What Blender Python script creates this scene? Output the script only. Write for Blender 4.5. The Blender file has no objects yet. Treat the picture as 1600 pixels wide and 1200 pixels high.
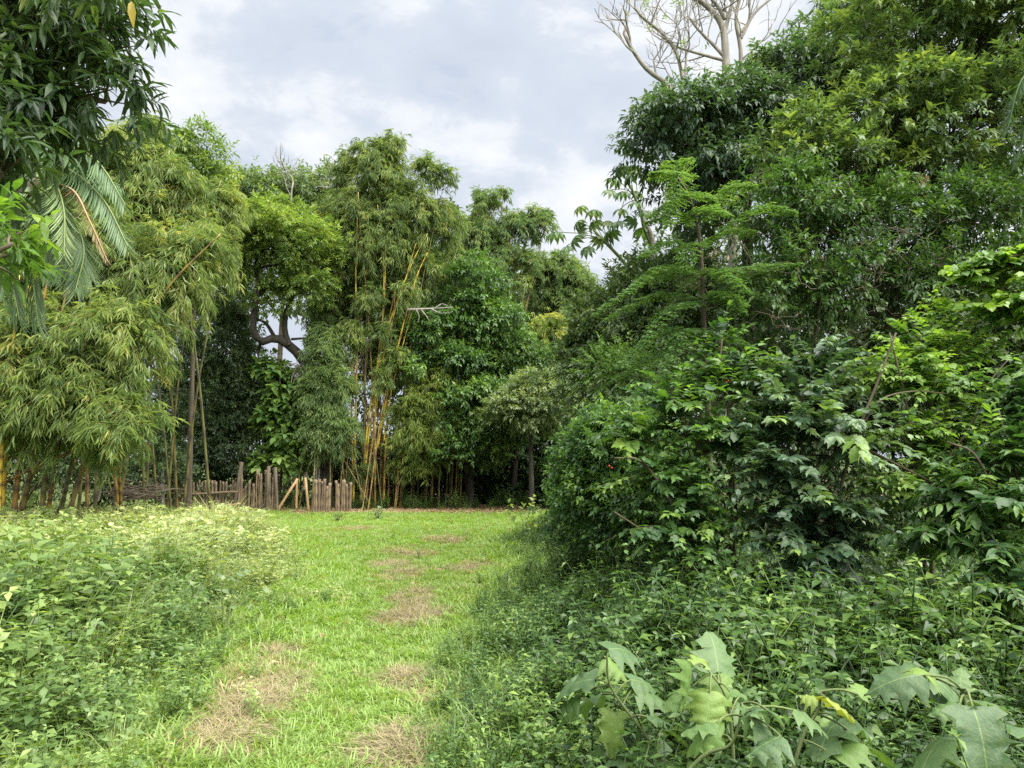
import bpy, math, random
import numpy as np
from mathutils import Matrix, Vector
R = math.radians
rng = np.random.default_rng(7)
random.seed(7)
SC = bpy.context.scene
COL = SC.collection

# ------------------------------------------------------------------ camera
CAM = np.array([0.0, 0.0, 1.6]); PITCH = math.atan(120 / 1200)
cd = bpy.data.cameras.new('camera'); cam = bpy.data.objects.new('camera', cd); COL.objects.link(cam)
cam.location = CAM; cam.rotation_euler = (R(90) + PITCH, 0, 0)
cd.sensor_width = 36; cd.lens = 27.0; cd.clip_start = 0.05; cd.clip_end = 2000
SC.camera = cam

# ------------------------------------------------------------------ sky, sun, exposure
SUN_EL, SUN_AZ = R(60), math.atan2(0.62, -0.50)          # azimuth measured from +Y towards +X
SC.view_settings.view_transform = 'Standard'; SC.view_settings.look = 'None'
SC.view_settings.exposure = 1.55; SC.view_settings.gamma = 1; SC.view_settings.use_curve_mapping = False
w = bpy.data.worlds.new('World'); SC.world = w; w.use_nodes = True
nt = w.node_tree; nt.nodes.clear()
def N(t, tree=None, **kw):
    n = (tree or nt).nodes.new(t)
    for k, v in kw.items(): setattr(n, k, v)
    return n
def L(a, b, tree=None): (tree or nt).links.new(a, b)
def math_(tree, op, a, b=None, c=None, clamp=False):
    n = tree.nodes.new('ShaderNodeMath'); n.operation = op; n.use_clamp = clamp
    for i, v in enumerate((a, b, c)):
        if v is None: continue
        if isinstance(v, (int, float)): n.inputs[i].default_value = v
        else: tree.links.new(v, n.inputs[i])
    return n.outputs[0]
def ramp(tree, fac, stops, interp='LINEAR'):
    n = tree.nodes.new('ShaderNodeValToRGB'); cr = n.color_ramp; cr.interpolation = interp
    while len(cr.elements) < len(stops): cr.elements.new(0.5)
    for e, (p, c) in zip(cr.elements, stops):
        e.position = p; e.color = (c[0], c[1], c[2], 1) if not isinstance(c, (int, float)) else (c, c, c, 1)
    tree.links.new(fac, n.inputs[0]); return n.outputs[0]
def noise(tree, vec, scale, detail=4, rough=.55, dist=0, lac=2):
    n = tree.nodes.new('ShaderNodeTexNoise'); n.inputs['Scale'].default_value = scale
    n.inputs['Detail'].default_value = detail; n.inputs['Roughness'].default_value = rough
    n.inputs['Distortion'].default_value = dist
    if vec is not None: tree.links.new(vec, n.inputs['Vector'])
    return n.outputs['Fac']
def mixc(tree, fac, a, b, mode='MIX'):
    n = tree.nodes.new('ShaderNodeMix'); n.data_type = 'RGBA'; n.blend_type = mode
    for s, v in ((n.inputs[0], fac), (n.inputs[6], a), (n.inputs[7], b)):
        if isinstance(v, (int, float)): s.default_value = v
        elif isinstance(v, tuple): s.default_value = (*v, 1)
        else: tree.links.new(v, s)
    return n.outputs[2]
sky = N('ShaderNodeTexSky', sky_type='NISHITA', sun_disc=False)
sky.sun_elevation = SUN_EL; sky.sun_rotation = SUN_AZ; sky.air_density = 1; sky.dust_density = 2; sky.ozone_density = 1
tc = N('ShaderNodeTexCoord')
mp = N('ShaderNodeMapping'); mp.inputs['Scale'].default_value = (1, 1, 1.9); mp.inputs['Location'].default_value = (5.3, 2.2, .9)
L(tc.outputs['Generated'], mp.inputs['Vector'])
big = noise(nt, mp.outputs[0], 2.6, 4, .5, .5)
puff = noise(nt, mp.outputs[0], 4.6, 14, .56, .15)
fine = noise(nt, mp.outputs[0], 11.0, 8, .6, .5)
cov = ramp(nt, math_(nt, 'ADD', math_(nt, 'MULTIPLY', big, .6), math_(nt, 'MULTIPLY', fine, .4)), [(.31, .25), (.44, 1)])
lit = ramp(nt, math_(nt, 'ADD', math_(nt, 'ADD', math_(nt, 'MULTIPLY', puff, .62), math_(nt, 'MULTIPLY', big, .23)), math_(nt, 'MULTIPLY', fine, .15)),
           [(.40, (3.6, 3.98, 4.6)), (.50, (3.95, 4.32, 4.9)), (.525, (4.25, 4.6, 5.1)), (.548, (4.85, 5.1, 5.45)), (.62, (5.6, 5.7, 5.85))])
skyc = mixc(nt, .7, sky.outputs[0], (3.1, 3.9, 5.1))
col = mixc(nt, cov, skyc, lit)
bg = N('ShaderNodeBackground'); bg.inputs['Strength'].default_value = 0.062
L(col, bg.inputs['Color'])
wo = N('ShaderNodeOutputWorld'); L(bg.outputs[0], wo.inputs[0])
sd = bpy.data.lights.new('sun', 'SUN'); sun = bpy.data.objects.new('sun', sd); COL.objects.link(sun)
sd.energy = 5.0; sd.angle = R(85); sd.color = (1, .96, .88)
sv = Vector((math.sin(SUN_AZ) * math.cos(SUN_EL), math.cos(SUN_AZ) * math.cos(SUN_EL), math.sin(SUN_EL)))
sun.rotation_euler = sv.to_track_quat('Z', 'Y').to_euler(); sun.location = (5, 5, 40)
SC.cycles.max_bounces = 7; SC.cycles.transmission_bounces = 4; SC.cycles.diffuse_bounces = 4; SC.cycles.glossy_bounces = 2
SC.cycles.use_denoising = False

# ------------------------------------------------------------------ helpers
def nrm(a): return a / np.maximum(np.linalg.norm(a, axis=-1, keepdims=True), 1e-9)
def at(px, py, d):
    u, v = (px - 800) / 1200, (600 - py) / 1200
    cp, sp = math.cos(PITCH), math.sin(PITCH)
    r = np.array([u, cp - v * sp, sp + v * cp])
    return CAM + r * (d / r[1])
def on_ground(px, py):
    u, v = (px - 800) / 1200, (600 - py) / 1200
    cp, sp = math.cos(PITCH), math.sin(PITCH)
    r = np.array([u, cp - v * sp, sp + v * cp])
    return CAM + r * (1.6 / -r[2])
def smooth_noise(xy, s, seed=0):
    r = np.random.default_rng(seed); o = np.zeros(xy.shape[0])
    for k in range(6):
        a = r.uniform(0, 6.28); f = s * r.uniform(.6, 2.2); p = r.uniform(0, 6.28)
        o += np.sin((xy[:, 0] * math.cos(a) + xy[:, 1] * math.sin(a)) * f + p + .8 * np.sin(xy[:, 0] * f * .7 + p) )
    return o / 6
def mesh_obj(name, V, F, mat, parent=None, tint=None, smooth=False, attrs=None):
    V = np.asarray(V, np.float32); F = np.asarray(F, np.int32)
    me = bpy.data.meshes.new(name)
    me.vertices.add(len(V)); me.vertices.foreach_set('co', V.ravel())
    n = F.shape[1]
    me.loops.add(F.size); me.loops.foreach_set('vertex_index', F.ravel())
    me.polygons.add(len(F)); me.polygons.foreach_set('loop_start', np.arange(0, F.size, n, dtype=np.int32))
    me.polygons.foreach_set('use_smooth', np.full(len(F), smooth))
    if tint is not None:
        attrs = dict(attrs or {}); attrs['tint'] = tint
    for k, a in (attrs or {}).items():
        at_ = me.attributes.new(k, 'FLOAT', 'POINT'); at_.data.foreach_set('value', np.asarray(a, np.float32))
    me.update(calc_edges=True); me.materials.append(mat)
    o = bpy.data.objects.new(name, me); COL.objects.link(o)
    if parent is not None: link(o, parent)
    return o
def link(o, parent):
    """parent in place: the child's mesh is in world space, the thing's Empty stands at its base"""
    o.parent = parent; o.matrix_parent_inverse = parent.matrix_world.inverted()
def tag(o, label, cat, group=None, kind=None):
    o['label'] = label; o['category'] = cat
    if group: o['group'] = group
    if kind: o['kind'] = kind
def thing(name, label, cat, loc, group=None):
    o = bpy.data.objects.new(name, None); COL.objects.link(o); loc = [float(x) for x in loc]; o.location = Vector((loc + [0.0])[:3])
    o.empty_display_size = .2
    o.matrix_world = Matrix.Translation(o.location)
    tag(o, label, cat, group); return o
class Geo:
    def __init__(s): s.V = []; s.F = []; s.T = []; s.n = 0
    def add(s, V, F, T=None):
        V = np.asarray(V, float); s.V.append(V); s.F.append(np.asarray(F, int) + s.n); s.n += len(V)
        s.T.append(np.zeros(len(V)) if T is None else np.broadcast_to(np.asarray(T, float), (len(V),)))
    def tube(s, pts, rad, sides=6, T=None):
        s.add(*tube(pts, rad, sides), T)
    def obj(s, name, mat, parent=None, smooth=True):
        return mesh_obj(name, np.vstack(s.V), np.vstack(s.F), mat, parent, np.concatenate(s.T), smooth)
def spline(pts, n):
    """Catmull-Rom through pts"""
    P = np.asarray(pts, float); P = np.vstack([2 * P[0] - P[1], P, 2 * P[-1] - P[-2]])
    out = []; k = len(P) - 3
    for t in np.linspace(0, k - 1e-6, n):
        i = int(t); f = t - i; a, b, c, d = P[i:i + 4]
        out.append(.5 * (2 * b + (c - a) * f + (2 * a - 5 * b + 4 * c - d) * f * f + (3 * b - a - 3 * c + d) * f ** 3))
    return np.array(out)
def tube(pts, rad, sides=6):
    P = np.asarray(pts, float); n = len(P); rad = np.broadcast_to(np.asarray(rad, float), (n,))
    t = nrm(np.gradient(P, axis=0)); ref = np.array([1, 0, 0]) if abs(t[0][0]) < .8 else np.array([0, 1., 0])
    a = nrm(np.cross(t, ref)); b = np.cross(t, a)
    th = np.arange(sides) / sides * 2 * math.pi
    V = P[:, None] + rad[:, None, None] * (a[:, None] * np.cos(th)[None, :, None] + b[:, None] * np.sin(th)[None, :, None])
    V = np.vstack([V.reshape(-1, 3), P[-1:]])
    F = []
    for i in range(n - 1):
        for j in range(sides):
            q = [i * sides + j, i * sides + (j + 1) % sides, (i + 1) * sides + (j + 1) % sides, (i + 1) * sides + j]
            F += [[q[0], q[1], q[2]], [q[0], q[2], q[3]]]
    m = (n - 1) * sides
    F += [[m + j, m + (j + 1) % sides, n * sides] for j in range(sides)]
    return V, np.array(F)

# ------------------------------------------------------------------ materials
def new_mat(name):
    m = bpy.data.materials.new(name); m.use_nodes = True; m.node_tree.nodes.clear(); return m, m.node_tree
LEAF_K = 1.6
def leaf_mat(name, stops, mode='GEOMETRY', trans=.38, rough=.42, spec=.5, vein=False, jitter=.35, tboost=(1.25, 1.3, .45)):
    """stops: leaf colours from dark to pale, chosen leaf by leaf"""
    m, t = new_mat(name)
    stops = [tuple(LEAF_K * (.9 * x + .1 * (.3 * c_[0] + .6 * c_[1] + .1 * c_[2])) for x in c_) for c_ in stops]
    A = N('ShaderNodeAttribute', t, attribute_name='tint', attribute_type=mode)
    g = N('ShaderNodeNewGeometry', t)
    rnd = g.outputs['Random Per Island']
    f = math_(t, 'ADD', A.outputs['Fac'], math_(t, 'MULTIPLY', math_(t, 'SUBTRACT', rnd, .5), jitter), clamp=True)
    c = ramp(t, f, [(i / (len(stops) - 1), s) for i, s in enumerate(stops)])
    bump = None
    if vein:
        co = N('ShaderNodeTexCoord', t); sp = N('ShaderNodeSeparateXYZ', t); L(co.outputs['Object'], sp.inputs[0], t)
        ax = math_(t, 'ABSOLUTE', sp.outputs[0])
        side = math_(t, 'ABSOLUTE', math_(t, 'SUBTRACT', math_(t, 'FRACT', math_(t, 'MULTIPLY', math_(t, 'SUBTRACT', sp.outputs[1], math_(t, 'MULTIPLY', ax, .75)), 6.5)), .5))
        sv_ = math_(t, 'LESS_THAN', side, .03); mv = math_(t, 'LESS_THAN', ax, .012)
        vv = math_(t, 'MAXIMUM', math_(t, 'MULTIPLY', sv_, .6), mv)
        c = mixc(t, math_(t, 'MULTIPLY', vv, .6), c, (.22, .32, .12))
        nz = noise(t, co.outputs['Object'], 9, 5, .65)
        c = mixc(t, math_(t, 'MULTIPLY', ramp(t, nz, [(.45, 0), (.7, 1)]), .35), c, (.16, .20, .05))
        spots = ramp(t, noise(t, co.outputs['Object'], 26, 2, .5), [(.70, 0), (.73, 1)])
        c = mixc(t, math_(t, 'MULTIPLY', spots, .7), c, (.05, .045, .02))
        bump = N('ShaderNodeBump', t); bump.inputs['Strength'].default_value = .45; bump.inputs['Distance'].default_value = .01
        L(math_(t, 'SUBTRACT', math_(t, 'MULTIPLY', nz, .9), math_(t, 'MULTIPLY', vv, .5)), bump.inputs['Height'], t)
    back = mixc(t, math_(t, 'MULTIPLY', g.outputs['Backfacing'], .35), c, (.16, .22, .10))
    p = N('ShaderNodeBsdfPrincipled', t); L(back, p.inputs['Base Color'], t)
    p.inputs['Roughness'].default_value = rough; p.inputs['Specular IOR Level'].default_value = spec
    tr = N('ShaderNodeBsdfTranslucent', t); L(mixc(t, 1.0, c, tboost, 'MULTIPLY'), tr.inputs['Color'], t)
    if bump: L(bump.outputs[0], p.inputs['Normal'], t)
    mx = N('ShaderNodeMixShader', t); mx.inputs[0].default_value = trans
    L(p.outputs[0], mx.inputs[1], t); L(tr.outputs[0], mx.inputs[2], t)
    o = N('ShaderNodeOutputMaterial', t); L(mx.outputs[0], o.inputs[0], t)
    return m
_lm = {}
def leaf_pair(key, stops, **kw):
    if key not in _lm:
        _lm[key] = {md: leaf_mat(f'{key}_{md.lower()}', stops, md, **kw) for md in ('GEOMETRY', 'OBJECT')}
    return _lm[key]
def bark_mat(name, a, b, scale=6, stretch=.25, rough=.9, strength=.6):
    m, t = new_mat(name); co = N('ShaderNodeTexCoord', t); mp = N('ShaderNodeMapping', t)
    mp.inputs['Scale'].default_value = (1, 1, stretch); L(co.outputs['Object'], mp.inputs[0], t)
    n1 = noise(t, mp.outputs[0], scale, 6, .65, .4); n2 = noise(t, co.outputs['Object'], scale * .25, 3)
    c = mixc(t, ramp(t, n1, [(.35, 0), (.68, 1)]), a, b)
    c = mixc(t, math_(t, 'MULTIPLY', ramp(t, n2, [(.5, 0), (.66, 1)]), .5), c, (b[0] * .8, b[1] * 1.0, b[2] * .7))
    p = N('ShaderNodeBsdfPrincipled', t); L(c, p.inputs['Base Color'], t); p.inputs['Roughness'].default_value = rough
    bu = N('ShaderNodeBump', t); bu.inputs['Strength'].default_value = strength; bu.inputs['Distance'].default_value = .02
    L(n1, bu.inputs['Height'], t); L(bu.outputs[0], p.inputs['Normal'], t)
    o = N('ShaderNodeOutputMaterial', t); L(p.outputs[0], o.inputs[0], t); return m
def culm_mat(name, cols, node_col, rough=.4):
    m, t = new_mat(name)
    A = N('ShaderNodeAttribute', t, attribute_name='tint'); oi = N('ShaderNodeObjectInfo', t); co = N('ShaderNodeTexCoord', t)
    mp = N('ShaderNodeMapping', t); mp.inputs['Scale'].default_value = (6, 6, .35); L(co.outputs['Object'], mp.inputs[0], t)
    n1 = noise(t, mp.outputs[0], 5, 4, .6)
    f = math_(t, 'ADD', math_(t, 'MULTIPLY', oi.outputs['Random'], .55), math_(t, 'MULTIPLY', n1, .5), clamp=True)
    c = ramp(t, f, [(i / (len(cols) - 1), s) for i, s in enumerate(cols)])
    c = mixc(t, A.outputs['Fac'], c, node_col)
    p = N('ShaderNodeBsdfPrincipled', t); L(c, p.inputs['Base Color'], t); p.inputs['Roughness'].default_value = rough
    o = N('ShaderNodeOutputMaterial', t); L(p.outputs[0], o.inputs[0], t); return m
BARK_DARK = bark_mat('bark_dark', (.018, .015, .012), (.055, .047, .038))
BARK_BROWN = bark_mat('bark_brown', (.05, .038, .026), (.13, .10, .07))
BARK_PALE = bark_mat('bark_pale', (.15, .135, .118), (.29, .265, .235), 9)
BARK_WHITE = bark_mat('bark_white', (.34, .31, .27), (.55, .52, .47), 9)
STEM_GREEN = bark_mat('stem_green', (.07, .10, .03), (.13, .16, .055), 12)
STEM_BROWN = bark_mat('stem_brown', (.045, .034, .022), (.11, .085, .05), 12)
CULM_Y = culm_mat('culm_yellow', [(.42, .27, .035), (.58, .40, .05), (.50, .40, .06), (.36, .33, .07)], (.12, .07, .02))
CULM_O = culm_mat('culm_orange', [(.16, .08, .02), (.26, .13, .025), (.20, .15, .04), (.10, .10, .03)], (.07, .04, .02))
CULM_G = culm_mat('culm_olive', [(.10, .09, .03), (.16, .13, .04), (.09, .10, .03), (.2, .15, .05)], (.05, .04, .02))
STAKE = culm_mat('stake_weathered', [(.09, .065, .042), (.155, .112, .070), (.22, .16, .095), (.14, .115, .085)], (.055, .042, .03), .85)
POLE = culm_mat('pole_tan', [(.34, .22, .11), (.42, .28, .14)], (.16, .10, .05), .7)

# leaf colour families (dark to pale)
MANGO = leaf_pair('mango_leaf', [(.016, .038, .018), (.026, .056, .022), (.042, .082, .026), (.085, .13, .03), (.30, .22, .02)], rough=.42)
LIME = leaf_pair('lime_leaf', [(.035, .085, .012), (.06, .13, .014), (.10, .18, .016), (.16, .22, .025)], trans=.5)
BAMB = leaf_pair('bamboo_leaf', [(.040, .076, .019), (.076, .124, .027), (.130, .183, .040), (.20, .235, .06), (.29, .26, .08)], rough=.5, trans=.42)
BAMB2 = leaf_pair('bamboo_green_leaf', [(.038, .082, .024), (.064, .118, .032), (.105, .165, .045), (.15, .20, .06)], rough=.5, trans=.42)
BAMY = leaf_pair('bamboo_yellow_leaf', [(.06, .10, .015), (.11, .16, .02), (.19, .23, .035), (.28, .27, .06)], rough=.5, trans=.45)
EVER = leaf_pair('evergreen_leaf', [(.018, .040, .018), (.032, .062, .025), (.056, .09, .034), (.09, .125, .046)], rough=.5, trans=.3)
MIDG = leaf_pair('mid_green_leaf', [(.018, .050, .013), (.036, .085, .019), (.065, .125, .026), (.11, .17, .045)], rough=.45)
BRIG = leaf_pair('bright_green_leaf', [(.022, .060, .014), (.044, .10, .020), (.080, .155, .026), (.135, .22, .035)], rough=.42)
YELG = leaf_pair('yellow_green_leaf', [(.045, .088, .018), (.080, .135, .026), (.125, .185, .036), (.20, .25, .06)], rough=.5, trans=.45)
GREY = leaf_pair('grey_green_leaf', [(.030, .062, .025), (.058, .098, .038), (.095, .14, .055), (.15, .19, .08)], rough=.4)
BLUE = leaf_pair('blue_green_leaf', [(.018, .044, .025), (.032, .068, .036), (.054, .098, .047), (.095, .14, .058)], rough=.4)
RIGH = leaf_pair('canopy_leaf', [(.026, .055, .026), (.046, .088, .036), (.074, .125, .044), (.115, .175, .05), (.19, .24, .05)], rough=.4)
SHRB = leaf_pair('shrub_leaf', [(.012, .038, .012), (.022, .064, .016), (.042, .10, .018), (.085, .17, .02), (.14, .23, .025)], rough=.42, trans=.45)
GREYS = leaf_pair('dusky_leaf', [(.012, .036, .018), (.024, .058, .028), (.045, .088, .042), (.075, .13, .05), (.12, .20, .03)], rough=.4, trans=.35)
CECR = leaf_pair('palmate_leaf', [(.026, .062, .026), (.045, .09, .035), (.07, .125, .045), (.12, .15, .03)], rough=.4)
FEAT = leaf_pair('feathery_leaf', [(.025, .065, .016), (.042, .098, .024), (.065, .135, .032), (.11, .18, .045)], rough=.5, trans=.45)
PALM = leaf_pair('palm_leaf', [(.018, .052, .024), (.032, .078, .030), (.055, .11, .036), (.14, .19, .05)], rough=.55, trans=.3)
DEAD = leaf_pair('dead_leaf', [(.06, .030, .014), (.12, .060, .026), (.19, .105, .045), (.24, .155, .075)], rough=.8, trans=.2)
BIGL = leaf_pair('big_lobed_leaf', [(.040, .085, .032), (.055, .11, .032), (.080, .155, .026), (.15, .20, .02), (.24, .23, .02)], rough=.5, trans=.34, vein=True, jitter=.1)
WOOD = leaf_pair('far_wood_leaf', [(.016, .036, .012), (.028, .055, .017), (.045, .078, .022), (.07, .10, .032)], rough=.6, trans=.3)

# ------------------------------------------------------------------ leaf shapes: unit length along +Y, upper side +Z
def diamond(wd=.16, fold=.03, droop=.12):
    V = np.array([[0, 0, 0], [-wd / 2, .42, fold], [wd / 2, .42, fold], [0, 1, -droop]]); return V, np.array([[0, 3, 1], [0, 2, 3]])
def leaf4(wd=.45, fold=.05, droop=.12):
    V = np.array([[0, 0, 0], [-wd / 2, .45, fold], [wd / 2, .45, fold], [0, .48, 0], [0, 1, -droop]])
    return V, np.array([[0, 3, 1], [0, 2, 3], [1, 3, 4], [3, 2, 4]])
def leaf8(wd=.5, fold=.06, droop=.2, peak=.4):
    V = np.array([[0, 0, 0], [-wd * .36, peak * .45, fold], [wd * .36, peak * .45, fold], [0, peak * .5, 0],
                  [-wd / 2, peak + .08, fold - droop * .2], [wd / 2, peak + .08, fold - droop * .2], [0, peak + .1, -droop * .18],
                  [-wd * .26, .78, fold * .6 - droop * .55], [wd * .26, .78, fold * .6 - droop * .55], [0, 1, -droop]])
    F = [[0, 3, 1], [0, 2, 3], [1, 3, 6], [1, 6, 4], [3, 2, 5], [3, 5, 6], [4, 6, 9], [4, 9, 7], [6, 5, 9], [5, 8, 9]]
    return V, np.array(F)
def outline_leaf(half, droop=.25, cross=.15, bulge=.03, seed=0, curl=0):
    """half outline (x, y) from base to tip; midrib, mid row and margin on both sides"""
    r = np.random.default_rng(seed); h = np.asarray(half, float); n = len(h)
    ym = np.linspace(0, 1, n)
    mid = np.stack([np.zeros(n), ym, np.zeros(n)], 1); V = [mid]; F = []
    for s in (-1, 1):
        mrow = np.stack([s * h[:, 0] * .52, (ym + h[:, 1]) / 2, bulge * np.sin(np.arange(n) * 2.1 + seed)], 1)
        out = np.stack([s * h[:, 0], h[:, 1], r.normal(0, .018, n) + curl * h[:, 0]], 1)
        b = n if s < 0 else 3 * n
        V += [mrow, out]
        for i in range(n - 1):
            for a0, a1 in ((0, b), (b, b + n)):
                q = [a0 + i, a1 + i, a1 + i + 1, a0 + i + 1]
                if s < 0: q = q[::-1]
                F += [[q[0], q[1], q[2]], [q[0], q[2], q[3]]]
    V = np.vstack(V)
    V[:, 2] += -droop * V[:, 1] ** 2 - cross * V[:, 0] ** 2 * 2
    return V, np.array(F)
TOOTH = [(0, 0), (.17, .03), (.27, .14), (.25, .19), (.36, .32), (.31, .38), (.36, .54), (.27, .60), (.26, .74), (.15, .80), (.08, .92), (0, 1)]
def tooth_leaf(seed): return outline_leaf(TOOTH, droop=.18 + .12 * math.sin(seed), cross=.25, bulge=.015, seed=seed, curl=.12)
LOBED = [(0, .0), (.16, -.06), (.34, -.02), (.50, .08), (.36, .20), (.40, .33), (.58, .44), (.40, .50), (.30, .60), (.38, .76), (.20, .78), (.08, .90), (0, 1)]
def tooth8(wd=.62):      # cheap jagged leaf
    V = np.array([[0, 0, 0], [-.27 * wd, .12, .02], [-.5 * wd, .34, .05], [-.36 * wd, .42, .03], [-.40 * wd, .64, -.02], [-.2 * wd, .70, -.04], [0, 1, -.2],
                  [.2 * wd, .70, -.04], [.40 * wd, .64, -.02], [.36 * wd, .42, .03], [.5 * wd, .34, .05], [.27 * wd, .12, .02], [0, .45, -.02]])
    F = [[12, i + 1, i] for i in range(12)]; F[-1] = [12, 0, 11]
    return V, np.array(F)

def stamp(tpl, T, D, Nn, S, tint):
    V, F = tpl; k = len(T); m = len(V)
    D = nrm(D); X = nrm(np.cross(D, Nn)); Z = np.cross(X, D)
    W = T[:, None] + S[:, None, None] * (V[None, :, 0:1] * X[:, None] + V[None, :, 1:2] * D[:, None] + V[None, :, 2:3] * Z[:, None])
    Fo = (np.arange(k)[:, None, None] * m + F[None]).reshape(-1, 3)
    return W.reshape(-1, 3), Fo, np.repeat(tint, m)
def leaf_frames(r, P, D, Ln, n, size, spread=.9, droop=.3, tdroop=.2, up=1.0, mode='spiral', tint=None, jit=.25, start=.15):
    """n leaves along each twig (P start, D direction, Ln length)"""
    k = len(P); j = start + (1 - start) * (np.arange(n) + .5) / n
    s = nrm(np.cross(D, np.array([.05, .03, 1.]) + r.normal(0, .05, (k, 3)))); u = np.cross(s, D)
    pos = P[:, None] + D[:, None] * (Ln[:, None] * j)[..., None]
    pos[..., 2] -= tdroop * Ln[:, None] * j ** 2
    if mode == 'spiral': a = np.arange(n)[None] * 2.4 + r.uniform(0, 6.28, (k, 1))
    else: a = (np.arange(n)[None] % 2) * math.pi + r.normal(0, .4, (k, n))
    sp = spread * (1.15 - .6 * j)[None] + r.normal(0, .12, (k, n))
    d = D[:, None] * np.cos(sp)[..., None] + (s[:, None] * np.cos(a)[..., None] + u[:, None] * np.sin(a)[..., None]) * np.sin(sp)[..., None]
    d = d + r.normal(0, jit * .5, d.shape); d[..., 2] -= droop
    d = nrm(d)
    nn = r.normal(0, jit, d.shape); nn[..., 2] += up
    nn = nn + D[:, None] * .25
    nn -= d * np.sum(nn * d, -1, keepdims=True)
    sz = size * r.uniform(.7, 1.2, (k, n))
    tt = np.broadcast_to((np.full(k, .4) if tint is None else tint)[:, None], (k, n)) + r.normal(0, .05, (k, n))
    return pos.reshape(-1, 3), d.reshape(-1, 3), nn.reshape(-1, 3), sz.ravel(), tt.ravel()
def lobe(px, py, d, rx, ry, rd=None):
    c = at(px, py, d); a, b = rx * d / 1200, ry * d / 1200
    return c, np.array([a, rd if rd else (a + b) / 2, b])
def clump_cloud(r, lobes, n, cr, nspray, shell=(.55, 1.05), tint=.4, tvar=.18, flat=1.0, out=.8, low=.6):
    """leafy twigs in clumps through the lobes: start, direction, tint of each twig, and the clump centres"""
    wts = np.array([l[1][0] * l[1][2] + l[1][0] * l[1][1] + l[1][1] * l[1][2] for l in lobes]); wts = wts / wts.sum()
    ci = r.choice(len(lobes), n, p=wts); C0 = np.array([l[0] for l in lobes])[ci]; RR = np.array([l[1] for l in lobes])[ci]
    v = nrm(r.normal(0, 1, (n, 3)))
    fl = (v[:, 2] < -.2) & (r.uniform(0, 1, n) < low); v[fl, 2] *= -1
    fb = (v[:, 1] > .3) & (r.uniform(0, 1, n) < .4); v[fb, 1] *= -1
    C = C0 + RR * v * (r.uniform(shell[0] ** 2, shell[1] ** 2, n) ** .5)[:, None]
    O = nrm(v / RR)
    crs = cr * r.uniform(.55, 1.35, n)
    ct = tint + r.normal(0, tvar, n)
    k = n * nspray; idx = np.repeat(np.arange(n), nspray)
    vv = nrm(O[idx] * out + r.normal(0, .75, (k, 3)) + np.array([0, 0, .25]))
    vv2 = vv.copy(); vv2[:, 2] *= flat
    P = C[idx] + vv2 * (crs[idx] * r.uniform(.15, 1, k))[:, None]
    return P, vv, ct[idx] + r.normal(0, .05, k), C, ci
def leafy(name, parent, mats, tpl, frames, singles=0, stpl=None, label=None):
    """crown mesh; the leaves that show largest become leaf objects of their own"""
    T, D, Nn, S, tint = frames
    if singles:
        dist = np.linalg.norm(T - CAM, axis=1) / S
        inview = (np.abs(T[:, 0]) < .68 * T[:, 1]) & (T[:, 1] > .5)
        dist = np.where(inview, dist, 1e9)
        sel = np.argsort(dist)[:singles * 3:3]
        mask = np.zeros(len(T), bool); mask[sel] = True
        meshes = []
        for tp in (stpl or [tpl]):
            o = mesh_obj('leaf', tp[0], tp[1], mats['OBJECT'], smooth=True); meshes.append(o.data); bpy.data.objects.remove(o)
        Ds = nrm(D[sel]); X = nrm(np.cross(Ds, Nn[sel])); Z = np.cross(X, Ds)
        for i, q in enumerate(sel):
            o = bpy.data.objects.new('leaf', meshes[i % len(meshes)]); COL.objects.link(o)
            M = Matrix.Identity(4); s = S[q]
            for c_, vec in enumerate((X[i], Ds[i], Z[i])):
                for r_ in range(3): M[r_][c_] = vec[r_] * s
            for r_ in range(3): M[r_][3] = T[q][r_]
            o.parent = parent; o.matrix_parent_inverse = parent.matrix_world.inverted(); o.matrix_basis = M
            o['tint'] = float(np.clip(tint[q], 0, 1))
        T, D, Nn, S, tint = T[~mask], D[~mask], Nn[~mask], S[~mask], tint[~mask]
    V, F, tt = stamp(tpl, T, D, Nn, S, np.clip(tint, 0, 1))
    o = mesh_obj(name, V, F, mats['GEOMETRY'], parent, tt); o['kind'] = 'stuff'
    return o
def limb(a, b, r, sag=.08, n=9, wob=.06):
    a, b = np.asarray(a), np.asarray(b); ln = np.linalg.norm(b - a); t = np.linspace(0, 1, n)[:, None]
    p = a + (b - a) * t; p[:, 2] += (sag * ln * np.sin(math.pi * t))[:, 0]
    w_ = r.normal(0, wob * ln * .35, (n, 3)); w_[0] = 0; w_[-1] = 0
    k = np.array([.25, .5, .25])
    for ax in range(3): w_[1:-1, ax] = np.convolve(w_[:, ax], k, 'valid')
    return p + w_
def merge(*fr): return tuple(np.concatenate(x) for x in zip(*fr))

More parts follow.
